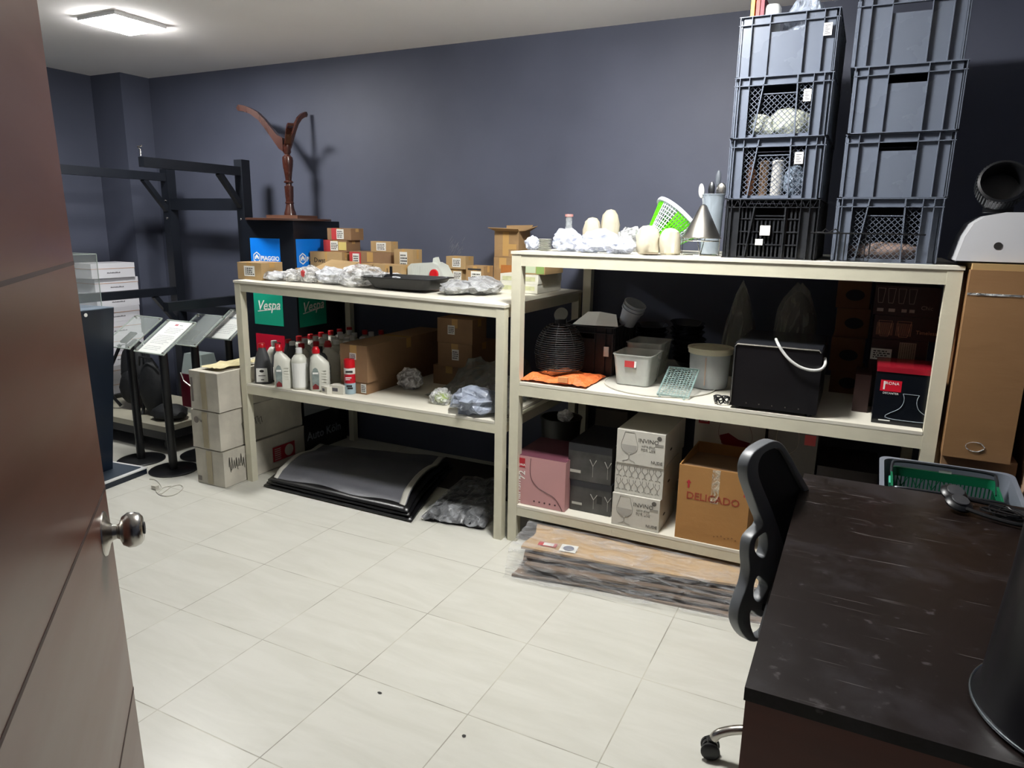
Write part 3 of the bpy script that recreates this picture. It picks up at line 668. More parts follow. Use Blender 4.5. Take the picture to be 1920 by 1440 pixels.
# tall open carton with folded flaps
tb = empty('open_carton', (0, 0, 0), 0, 'tall crumpled open cardboard carton with flaps up, on the worn taped box', 'box', BX)
zb_ = on_.location.z + on_['h'] + .001
a = at(927, 470, y=3.86); b = at(972, 470, y=3.86); zt_ = at(925, 432, y=3.86).z
tb.location = (a.x, 3.86, zb_); w_ = b.x-a.x; H_ = zt_-zb_; D_ = .16
for nm, x0, x1, y0, y1 in (('side_wall', 0, w_, 0, .006), ('side_wall', 0, w_, D_-.006, D_), ('side_wall', 0, .006, .0065, D_-.0065), ('side_wall', w_-.006, w_, .0065, D_-.0065)):
    MB().box(x0, x1, y0, y1, .0052, H_).build(nm, KRAFT2, tb)
MB().box(0, w_, 0, D_, 0, .005).build('bottom', KRAFT2, tb)
MB().quad((0, -.001, H_), (w_, -.001, H_-.01), (w_+.01, -.04, H_+.02), (-.015, -.035, H_+.012)); 
for P in ([(0, 0, H_), (w_, 0, H_), (w_+.015, -.045, H_+.012), (-.02, -.05, H_+.016)], [(w_, 0, H_), (w_, D_, H_), (w_+.05, D_, H_+.03), (w_+.045, 0, H_+.004)], [(0, D_, H_), (w_, D_, H_), (w_+.01, D_+.02, H_+.035), (-.01, D_+.02, H_+.03)]):
    q = MB(); q.quad(*P); q.build('flap', KRAFT2, tb, solid=.004)
MB().box(w_*.35, w_*.6, -.0015, 0, H_*.05, H_*.95).box(w_*.6, w_*.92, -.0015, 0, H_*.3, H_*.5).build('packing_tape', TAPE, tb)
carton('small kraft box standing behind the tall open carton', 4.02, 973, 991, zl(-1.9), 445, depth=.07, m=KRAFT, group=BX, tape=None)
# white packets and the green-labelled box
PKT = mat('white packet', '#d2d0c2', .7, var=.08, scale=9, bump=.5, bscale=18)
y0 = 3.62
za = zl(-1.8); q_ = []
def packet(label, pl, pr, z0, h, d, jx=0):
    a = at(pl, 530, y=y0); b = at(pr, 530, y=y0)
    o = tag(MB().box(0, b.x-a.x, 0, d, 0, h).build('white_packet', PKT, None, (a.x+jx, y0, z0), 0, bevel=.008, seg=3, smooth=True), label, 'packet', 'white packets at the leg of the taller shelving')
    MB().box((b.x-a.x)*.1, (b.x-a.x)*.8, -.001, 0, h*.3, h*.75).build('yellowish_label', mat('pale yellow label', '#b9bb93', .6, var=.2, scale=30), o)
    return o
packet('white paper packet, left one of the lower pair beside the right shelving leg', 938, 979, za, .052, .20)
packet('white paper packet, right one of the lower pair beside the right shelving leg', 981, 1008, za, .052, .34)
packet('white paper packet, left one of the upper pair beside the right shelving leg', 938, 979, za+.0525, .052, .20)
packet('white paper packet, right one of the upper pair beside the right shelving leg', 981, 1009, za+.0525, .052, .34)
gb = carton('kraft box with a green leafy label on top of the white packets', 3.63, 962, 1022, za+.106, 489, side=1056, m=KRAFT, group=BX, stk=[(.06, .32, .1, .95, STICK), (.38, .72, .1, .9, mat('pale green label', '#b7c3a4', .5), 'pale_label'), (.74, .98, .05, .95, GREENL, 'green_label')])
# opened flap carton and small box by the bags
fc = tag(MB().box(0, .22, 0, .16, 0, .062).build('flat_carton', KRAFT, None, (at(585, 505, y=3.42).x, 3.42, zl(-3.1)), .1, bevel=.003), 'opened kraft carton with a raised lid behind the crumpled clear bags', 'box', BX)
q = MB(); q.quad((0, .002, .063), (.22, .002, .063), (.24, .17, .105), (.03, .17, .115)); q.build('lid_flap', KRAFT, fc, solid=.004)
MB().box(.06, .13, .04, .09, .0625, .0632).build('sticker', STICK, fc)
obox('small kraft box peeking out left of the raised-lid carton', at(545, 500, y=3.4).x, 3.44, zl(-3.3), .10, .14, .058, .25, KRAFT, group=BX)

# clear plastic bags
BAG = film('clear bag', '#f4f5f6', .6, .2, 26, 1.2)
BAG2 = film('cloudy bag', '#eceff5', .8, .25, 22, 1.2, .5)
BAGG = film('grey bag', '#b4b6b8', .8, .25, 16, 1.3, .4)
def bag(label, pl, pr, pt, pb, y, z0, m, depth=None, core=None, name='plastic_bag', cat='plastic bag', group='clear plastic bags on top of the lower shelving', amp=.28, seed=1, sub=3):
    a = at(pl, pb, y=y); b = at(pr, pb, y=y); t = at((pl+pr)/2, pt, y=y)
    w = (b.x-a.x)/2; h = max(.01, t.z - z0); d = depth or w*.8
    o = MB().ico((0, 0, 0), 1, sub, (w*.95, d, h*.5), amp, 2.6, seed)
    for v in o.bm.verts: v.co.z = max(v.co.z, -h*.42) + h*.42
    mz = max(v.co.z for v in o.bm.verts)
    for v in o.bm.verts: v.co.z *= h/mz
    o = o.build(name, m, None, ((a.x+b.x)/2, y, z0+.0006), 0, smooth=False)
    tag(o, label, cat, group)
    if core:
        MB().ico((0, 0, h*.38), 1, 2, (w*.6, d*.6, h*.33), .25, 2.2, seed+5).build('contents', core, o)
    return o
GP = mat('grey parts', '#8f8d86', .5, var=.3, scale=18); WP = mat('white parts', '#c6c6c2', .5, var=.15, scale=20)
bag('small cloudy bag of white parts, leftmost of the bag row', 497, 535, 507, 528, 3.20, zl(-3.2), BAG2, core=WP, seed=1)
bag('small clear bag of grey metal parts, second of the bag row', 534, 568, 503, 529, 3.22, zl(-3.1), BAG, core=GP, seed=2)
bb_ = bag('round bulging clear bag with a red printed mark, third of the bag row', 563, 602, 497, 532, 3.24, zl(-3.0), BAG, core=GP, seed=3)
MB().ico((.0, -.06, .055), .018, 1, (1, .4, 1.3), .2, 2).build('red_mark', REDL, bb_)
bag('wide bluish crumpled bag in the middle of the bag row', 600, 655, 499, 534, 3.27, zl(-2.9), BAG2, core=WP, seed=4)
bag('large clear crumpled bag with metal rings, next to the black tray', 640, 716, 496, 538, 3.28, zl(-2.7), BAG, depth=.14, core=GP, seed=5)
bag('flat clear bag lying behind the black tray', 702, 770, 511, 530, 3.46, zl(-2.7), BAG2, depth=.07, core=WP, seed=6)
bag('crumpled grey bag of tubing, left part of the pile by the leg', 832, 885, 524, 552, 3.30, zl(-2.1), BAGG, depth=.12, core=GP, seed=7)
bag('crumpled grey bag of tubing, right part of the pile by the leg', 868, 938, 517, 546, 3.42, zl(-1.9), BAGG, depth=.14, core=GP, seed=8)
# shallow black tray
y = 3.30; a = at(701, 546, y=y); b = at(833, 546, y=y); w_ = b.x-a.x; zz = zl((a.x+b.x)/2)+.012
tr_ = empty('black_tray', ((a.x+b.x)/2, y, zz), 0, 'shallow black plastic tray with a rounded rim beside the clear bags', 'tray')
def rrect(w, d, r, n=6):
    P = []
    for cx, cy, a0 in ((w-r, d-r, 0), (-w+r, d-r, PI/2), (-w+r, -d+r, PI), (w-r, -d+r, 1.5*PI)):
        for k in range(n+1): t = a0 + PI/2*k/n; P.append((cx+r*math.cos(t), cy+r*math.sin(t)))
    return P
def loft(mb, loops, caps=True):
    L = [[mb.bm.verts.new(p) for p in l] for l in loops]; n = len(L[0])
    for A, B in zip(L, L[1:]):
        for i in range(n): mb.bm.faces.new([A[i], A[(i+1)%n], B[(i+1)%n], B[i]])
    if caps: mb.bm.faces.new(L[0][::-1]); mb.bm.faces.new(L[-1])
    return mb
def tub(w, d, h, taper=.85, t=.003, rim=.008, r=.03, n=6, floor=None):
    """open rounded-rectangular tub with wall thickness and rolled rim"""
    lo = [(w*taper, d*taper, 0), (w, d, h), (w+rim, d+rim, h), (w+rim, d+rim, h+.004), (w-t, d-t, h+.004), (w*taper-t, d*taper-t, floor or t)]
    return loft(MB(), [[(x, y, z) for x, y in rrect(a, b, r, n)] for a, b, z in lo])
tub(w_/2-.02, .13, .058, .82, .004, .018, .05).build('basin', BLK, tr_, smooth=True)
MB().box(-.12, -.105, -.006, 0, .06, .115).build('upright_tab', BLK, tr_)
# translucent reservoir with red cap
y = 3.62; a = at(774, 520, y=y); b = at(842, 520, y=y); z0 = zl(a.x); w_ = b.x-a.x; h_ = at(800, 490, y=y).z - z0
rs = empty('reservoir_tank', (a.x, y, z0), 0, 'milky white plastic reservoir tank with a round red cap beside the black tray', 'tank')
MILK = mat('milky tank plastic', '#c8ccc4', .35, var=.05)
bd = MB().prism([(0, 0), (w_, 0), (w_*.99, h_*.45), (w_*.85, h_*.85), (w_*.68, h_*.98), (w_*.1, h_*.9), (.0, h_*.75)], .11, Matrix(((1,0,0,0),(0,0,1,-.055),(0,1,0,0),(0,0,0,1))))
bd.build('body', MILK, rs, bevel=.012, seg=3, smooth=True)
for k in range(5): MB().box(w_*.12+k*w_*.11, w_*.12+k*w_*.11+.004, -.0572, -.0545, h_*.35, h_*.82).build('rib', MILK, rs)
MB().prism([(w_*.6, h_*.9), (w_*.62, h_*1.15), (w_*.70, h_*1.2), (w_*.74, h_*1.0), (w_*.76, h_*.85)], .03, Matrix(((1,0,0,0),(0,0,1,-.02),(0,1,0,0),(0,0,0,1)))).build('spout_lug', MILK, rs, bevel=.004)
MB().lathe([(.03, 0), (.03, .008), (.027, .014), (0, .015)], 28, (w_*.74, -.0552, h_*.5), rot=Matrix.Rotation(PI/2, 3, 'X')).build('red_cap', mat('red cap', '#c81a22', .35), rs, smooth=True)
MB().lathe([(.037, 0), (.037, .004), (.031, .0045)], 28, (w_*.74, -.0551, h_*.5), rot=Matrix.Rotation(PI/2, 3, 'X'), caps=False).build('cap_ring', MILK, rs)
# chalky scribble on the wall above
sc = MB(); rnd = random.Random(11)
P0 = at(842, 478, y=YW-.0008); P1 = at(872, 447, y=YW-.0008)
for k in range(34):
    x = rnd.uniform(P0.x, P1.x-.02); z = rnd.uniform(P0.z, P1.z-.02); l = rnd.uniform(.008, .035)
    sc.beam((x, YW-.0006, z), (x+l*.7, YW-.0006, z+l), .0008, .0022, up=(0, 1, 0))
so = tag(sc.build('wall_scuff', mat('chalky scuff', '#8f9097', .8)), 'patch of pale chalky scratches on the dark wall above the kraft boxes', 'scuff mark'); so['kind'] = 'stuff'

# ------------------------------------------------------------------ middle shelf of the lower unit: bottles, spray can, cartons
ZM = .6376
BG = mat('grey bottle plastic', '#4a4b4d', .4, var=.08); BW = mat('white bottle plastic', '#d3d3c8', .38, var=.04); BW2 = mat('cream bottle plastic', '#b9b7aa', .4, var=.05)
CR = mat('red screw cap', '#b80f1c', .35); CW = mat('white screw cap', '#d8d8d6', .4); CB = mat('black screw cap', '#141416', .4); LBG = mat('grey bottle label', '#7c8784', .45, var=.3, scale=30); LBR = mat('dark red label print', '#6e1f22', .5)
def ring(w, d, z, e=2.6, n=24):
    o = []
    for k in range(n):
        a = 2*PI*k/n; c, s = math.cos(a), math.sin(a)
        o.append((w*abs(c)**(2/e)*(1 if c > 0 else -1), d*abs(s)**(2/e)*(1 if s > 0 else -1), z))
    return o
def oil_bottle(bm_, cap, kind):
    r = empty('oil_bottle', (0, 0, 0))
    if kind == 'jug':      # flat jug with an off-centre neck and a grip
        L = [ring(.048, .03, 0), ring(.05, .032, .01), ring(.05, .032, .13), ring(.047, .031, .16), [(x-.012, y, z) for x, y, z in ring(.032, .026, .19)], [(x-.016, y, z) for x, y, z in ring(.018, .018, .205, 2)], [(x-.016, y, z) for x, y, z in ring(.017, .017, .215, 2)]]
        loft(MB(), L).build('body', bm_, r, smooth=True)
        MB().lathe([(.020, .2155), (.020, .235), (.017, .238), (.013, .252), (.0, .254)], 20, (-.016, 0, 0)).build('cap', cap, r, smooth=True)
        o = MB().prism([(-.034, .012), (-.002, .012), (.0, .105), (-.008, .13), (-.018, .137), (-.028, .13), (-.036, .105)], .0012, face_m(0, -.0322, 0)).build('label', LBG, r)
        MB().box(-.031, -.004, -.0350, -.0335, .1, .11).build('label_print', WHITEP, o)
        MB().prism([(-.034, .012), (-.004, .012), (-.004, .03), (-.02, .045), (-.034, .03)], .0006, face_m(0, -.0335, 0)).build('label_print', LBR, o)
        g = MB()
        for k in range(5): g.box(.012, .036, -.0345, -.0315, .055+k*.016, .058+k*.016)
        g.build('grip_ribs', bm_, r)
    elif kind == 'round':
        MB().lathe([(.042, 0), (.045, .004), (.045, .165), (.043, .18), (.03, .20), (.017, .206), (.017, .214)], 28).build('body', bm_, r, smooth=True)
        MB().lathe([(.019, .2145), (.019, .242), (.017, .244), (0, .244)], 20).build('cap', cap, r, smooth=True)
        MB().lathe([(.0455, .012), (.0455, .158)], 28, caps=False).build('label', WHITEP, r)
    else:                  # tapered flask
        L = [ring(.045, .032, 0), ring(.047, .034, .01), ring(.045, .032, .10), ring(.034, .026, .16), ring(.021, .019, .205, 2), ring(.018, .017, .215, 2)]
        loft(MB(), L).build('body', bm_, r, smooth=True)
        MB().lathe([(.019, .2155), (.019, .236), (.016, .24), (0, .241)], 20).build('cap', cap, r, smooth=True)
        o = MB().prism([(-.030, .012), (.030, .012), (.028, .095), (-.028, .095)], .0012, face_m(0, -.0345, 0)).build('label', STICK, r)
        MB().lathe([(.012, 0), (.012, .0006)], 16, (0, -.0358, .078), rot=Matrix.Rotation(PI/2, 3, 'X'), sx=1, sy=.7).box(-.018, .018, -.0364, -.0357, .048, .052).box(-.006, .010, -.0364, -.0357, .022, .028).build('print', INK, o)
    return r
BG_ = 'bottles standing on the lower unit middle shelf'
def place_b(o, px, pb, lab, rz=0, sc=1.0):
    p = at(px, pb, z=ZM); o.location = (p.x, p.y + .03, ZM+.0006); o.rotation_euler = (0, 0, rz); k_ = 1.0 if 'round' in lab or 'half' in lab else 1.12; o.scale = (sc*k_, sc*k_, sc)
    tag(o, lab, 'bottle', BG_)
rb = .6
A = oil_bottle(BG, CR, 'flask'); place_b(A, 487.8, 719, 'grey tapered bottle with a red cap, leftmost on the middle shelf', rb, 1.02)
B = oil_bottle(BW, CR, 'jug'); place_b(B, 525.7, 728.5, 'white jug-shaped bottle with a bright red cap, left of the round white bottle', rb, 1.04)
C_ = oil_bottle(BW, CW, 'round'); place_b(C_, 557, 729.6, 'round white bottle with a white cap in the front row', rb, 1.0)
place_b(dup(B), 594.7, 733, 'white jug-shaped bottle with a red cap, nearest the small white boxes', rb, 1.03)
place_b(dup(B), 617, 718, 'white jug-shaped bottle with a dark red cap, behind the front red-capped jug', rb, 1.03)
place_b(dup(C_), 511, 710, 'white bottle half hidden between the grey and the first red-capped bottle', rb, .98)
place_b(oil_bottle(BG, CW, 'flask'), 545, 712, 'grey bottle with a white cap behind the round white bottle', rb, 1.0)
# rows behind: each one placed under the cap seen in the photo
used = [(o.location.x, o.location.y) for o in bpy.data.objects if o.name.startswith('oil_bottle')]
Dk = oil_bottle(BW2, CR, 'round'); Dk.location = (0, 0, -5); Ek = oil_bottle(BW2, CW, 'round'); Ek.location = (0, 0, -5); Fk = oil_bottle(BG, CR, 'flask'); Fk.location = (0, 0, -5); Gk = oil_bottle(BG, CB, 'round'); Gk.location = (0, 0, -5)
caps = [(503, 641, 'F'), (522, 637, 'F'), (550, 630, 'D'), (563, 627, 'D'), (578, 624, 'D'), (591, 622, 'D'), (606, 618, 'D'), (567, 636, 'E'), (581, 632, 'E'), (594.6, 636, 'E'), (602, 628, 'E'), (618, 623, 'E'), (617, 631, 'E'), (615, 637, 'E'), (631, 627, 'E'), (633, 635, 'E'), (644.6, 622, 'E'), (647, 630, 'E'), (661, 625, 'E'), (659, 634, 'E'), (631, 615, 'D'), (680, 620, 'D'), (690, 622, 'E'), (709, 621, 'D'), (565, 645, 'D'), (578, 643, 'D'), (574, 656, 'G'), (640, 640, 'E'), (600, 646, 'D')]
src = {'D': Dk, 'E': Ek, 'F': Fk, 'G': Gk}; first = {}
nm_ = {'D': 'pale red-capped bottle', 'E': 'pale white-capped bottle', 'F': 'grey red-capped bottle', 'G': 'grey black-capped bottle'}
cart_l = at(636, 640, y=3.25).x
cnt = {}; back = []
for px, py, k in caps:
    p = at(px, py, z=ZM+.24); x, y = p.x, min(max(p.y, 3.2), 3.98)
    for it in range(60):
        bad = [(ux, uy) for ux, uy in used if (ux-x)**2+(uy-y)**2 < .0088]
        if not bad and -3.27 < x < -2.45 and y < 4.0: break
        if bad: dx, dy = x-bad[0][0], y-bad[0][1]; l = math.hypot(dx, dy) or 1; x += dx/l*.012 + .002; y += dy/l*.012 + .001
        x = min(max(x, -3.26), -2.46); y = min(max(y, 3.15), 4.0)
    if bad: continue
    used.append((x, y)); c0 = src[k]
    if k in first: c0 = dup(src[k])
    first[k] = 1; cnt[k] = cnt.get(k, 0)+1
    c0.location = (x, y, ZM+.0006); c0.rotation_euler = (0, 0, rb)
    tag(c0, nm_[k], 'bottle', 'bottles in the crowded back rows'); back.append((px, py, c0, nm_[k]))
for k in src:
    if k not in first:
        for ch in kids(src[k]): bpy.data.objects.remove(ch)
        bpy.data.objects.remove(src[k])
ORD = 'first second third fourth fifth sixth seventh eighth ninth tenth eleventh twelfth thirteenth fourteenth fifteenth sixteenth'.split()
for nmk in set(q[3] for q in back):
    for i, q in enumerate(sorted([q for q in back if q[3] == nmk], key=lambda q: q[0])):
        q[2]['label'] = '%s in the back rows, %s of its kind from the left' % (nmk, ORD[i])
# spray can
p = at(656, 737.8, z=ZM)
s = empty('spray_can', (p.x, p.y+.005, ZM+.0006), rb, 'red, white and pale blue spray can in front of the long brown carton', 'spray can')
MB().lathe([(.031, 0), (.033, .003), (.033, .065)], 28).build('lower_body', mat('pale blue print', '#9fb6c2', .35), s, smooth=True)
o = MB().lathe([(.0332, .0652), (.0332, .118)], 28).build('red_band', mat('glossy red print', '#b01224', .3), s, smooth=True)
MB().box(-.022, .012, -.0345, -.0325, .096, .101).box(-.022, .004, -.0345, -.0325, .086, .09).build('print', WHITEP, o)
o = MB().lathe([(.0332, .1182), (.0332, .15), (.031, .154)], 28).build('white_band', mat('glossy white print', '#d6d2cc', .3), s, smooth=True)
MB().box(-.02, .02, -.0345, -.0325, .128, .14).build('print', INK, o)
MB().box(-.018, .014, -.0345, -.0325, .045, .055).box(-.012, .018, -.0345, -.0325, .032, .042).build('dark_print', INK, s)
MB().lathe([(.033, .1545), (.033, .19), (.030, .203), (0, .205)], 28).build('cap', CR, s, smooth=True)
for px, py, w_, d_, h_, rz, lab in ((608, 738, .06, .05, .042, -.3, 'small crumpled white paper box, left one in front of the bottles'), (631, 739, .09, .055, .05, .12, 'small white paper box, right one beside the spray can')):
    p = at(px, py, z=ZM); o = tag(MB().box(-w_/2, w_/2, 0, d_, 0, h_).build('small_white_box', mat('crumpled white card', '#cfccc0', .7, bump=.3, bscale=25), None, (p.x, p.y, ZM+.0006), rz, bevel=.005, seg=2), lab, 'box', 'small white boxes')
    MB().box(-w_*.3, w_*.1, -.0008, -.0001, h_*.3, h_*.7).build('print', GRY, o)
# long carton on a flat one
yb = 3.16
fl = carton('flat kraft box lying under the long brown carton', yb, 640, 687, ZM, 712, depth=.78, m=KRAFTD, tape=None, stk=[(.78, .98, .12, .9, STICK)], rz=0)
carton('long brown carton with a small white sticker on the middle shelf', yb-.005, 637, 687, fl.location.z+fl['h']+.001, 644, depth=.83, m=KRAFTD, tape='front', stk=[(.36, .60, .60, .78, STICK)])
p1 = bag('small crumpled clear bag lying alone on the middle shelf', 748, 792, 690, 725, 3.42, ZM, BAG, depth=.06, seed=12, group='plastic bags on the lower unit middle shelf', core=GP)
b1 = carton('brown box at the bottom of the stack of three behind the plastic sheet', 3.62, 812.5, 872, ZM, 683, depth=.3, m=KRAFTD, group='stack of brown boxes on the lower unit middle shelf')
b2 = carton('brown box with a white sticker, middle one of the stack of three', 3.60, 821, 885, b1.location.z+b1['h']+.001, 641, depth=.3, m=KRAFTD, group='stack of brown boxes on the lower unit middle shelf', stk=[(.42, .62, .3, .75, STICK)])
carton('brown box with a white sticker, uppermost of the stack of three', 3.60, 820, 886, b2.location.z+b2['h']+.001, 595, side=912, m=KRAFTD, group='stack of brown boxes on the lower unit middle shelf', stk=[(.30, .50, .35, .72, STICK)])
SHEET = film('grey plastic sheet', '#8a8a84', .5, .25, 9, 1.5, .6)
# draped sheeting: a creased surface rising from the shelf to a peak
def drape(label, pts, amp, m, seed, name='plastic_sheet', cat='plastic sheet', nu=26, nv=22, group=None, core=None):
    """pts: function (u,v)->Vector; adds crumple"""
    def f(u, v):
        p = pts(u, v); k = Vector((u*6+seed, v*6, seed)); n = noise.fractal(k, .7, 2.1, 4)
        return Vector((p.x+amp*.5*noise.noise(k*1.7+Vector((9, 0, 0))), p.y+amp*.6*noise.noise(k*1.4), max(p.z-.006, p.z+amp*n)))
    o = MB().grid(f, nu, nv).build(name, m, None, None, 0, solid=.0012)
    pass
    return tag(o, label, cat, group)
def sp(u, v):
    x = -2.16 + .53*u; y = 3.24 + .42*v
    h = .19*math.exp(-((u-.75)/.35)**2-((v-.75)/.5)**2) + .10*math.exp(-((u-.2)/.2)**2-((v-.9)/.4)**2) + .05
    e = min(1, 6*min(u, 1-u, v+.05)); return Vector((x, y, ZM + .012 + h*e))
drape('large crumpled sheet of grey see-through plastic in front of the brown boxes', sp, .035, SHEET, 3)
bag('bluish grey crumpled plastic bag by the front leg of the lower unit', 852, 936, 722, 790, 3.14, ZM, film('blue grey bag', '#9aa3b4', .75, .3, 14, 1.3, .4), depth=.13, seed=21, core=mat('grey cloth', '#6c7078', .7, var=.2), group='plastic bags on the lower unit middle shelf')
g = bag('small clear bag with a lime green item inside', 808, 848, 726, 764, 3.20, ZM, BAG, depth=.05, seed=15, core=mat('lime green plastic', '#a8c61c', .4, var=.15), group='plastic bags on the lower unit middle shelf')

# ------------------------------------------------------------------ under the lower unit: folded mats
MATG = mat('grey vinyl sheet', '#5c5d63', .40, var=.12, scale=4, bump=.1); MATB = mat('black vinyl sheet', '#0d0d10', .3, var=.2); STRIPE = mat('pale stripe', '#b9b7ae', .45)
cs = [at(px, py, z=.06) for px, py in ((508, 897), (760, 955), (838, 862), (600, 836))]
mt = empty('folded_banner', (cs[0].x, cs[0].y, 0), 0, 'big folded dark grey sheet with pale edge stripes lying under the lower unit', 'folded sheet')
def bil(u, v):
    a, b, c, d = [p - cs[0] for p in cs]
    p = a*(1-u)*(1-v) + b*u*(1-v) + c*u*v + d*(1-u)*v; return Vector((p.x, p.y, 0))
def hz(u, v, base, bow): return base + bow*math.sin(PI*min(1, v*1.25))*(.55+.45*u) + .012*noise.noise(Vector((u*4, v*3, 2)))
for i, (z0, grow) in enumerate(((.012, .05), (.032, .03), (.05, .02))):
    def f(u, v, z0=z0, g=grow):
        p = bil(-g + u*(1+2*g), -g*.6 + v*(1+g)); edge = min(1, 9*v); z = z0 + (hz(u, v, 0, .045))*edge*(.3+.35*i)
        return Vector((p.x, p.y, max(.004+.006*i, z)))
    MB().grid(f, 24, 16).build('layer', MATB, mt, smooth=True, solid=.008)
def ft(u, v):
    p = bil(u*.985, v); e = min(1, v*7)
    z = .022 + (.05 + hz(u, v, 0, .055))*(e**.6) + .018*max(0, 1-v*7)*math.sin(u*13)*.4
    return Vector((p.x, p.y, z))
MB().grid(ft, 40, 26).build('top_layer', MATG, mt, smooth=True, solid=.006)
for u0, u1 in ((.0, .035), (.955, .995)):
    MB().grid(lambda u, v: ft(u0+(u1-u0)*u, v) + Vector((0, 0, .0045)), 3, 30).build('pale_stripe', STRIPE, mt, smooth=True, solid=.002)
cs2 = [at(px, py, z=.03) for px, py in ((790, 967), (908, 985), (960, 915), (858, 905))]
def sp2(u, v):
    a, b, c, d = cs2; p = a*(1-u)*(1-v) + b*u*(1-v) + c*u*v + d*(1-u)*v
    e = min(1, 7*min(u+.02, 1-u+.02, v+.02, 1-v+.3)); return Vector((p.x, p.y, .012 + .05*e))
wrp = drape('black folded sheets wrapped in clear crinkled film, right of the big folded sheet', sp2, .018, MATB, 8, 'wrapped_sheets', 'wrapped sheets')
for v in wrp.data.vertices: v.co.z = max(v.co.z, .006)
def sp3(u, v): p = sp2(u*1.04-.02, v*1.04-.03); return p + Vector((0, 0, .016))
cl = MB().grid(lambda u, v: sp3(u, v) + Vector((0, 0, .012*noise.fractal(Vector((u*7, v*7, 4)), .7, 2, 4))), 30, 24)
for v in cl.bm.verts: v.co.z = max(v.co.z, .005)
cl.build('clear_film', film('wrap film', '#c9ccd0', .28, .1, 14, 1.6), wrp)
a, b, c = at(735, 826, z=.1), at(930, 900, z=.1), at(700, 822, z=.1)
o = MB().box(0, .85, 0, .5, 0, .0095).build('flat_board', mat('dark brown board', '#2b251f', .6, var=.15), None, (-2.5, 3.52, .0005), 0, bevel=.002)
tag(o, 'dark flat board lying at the back under the lower unit', 'board')

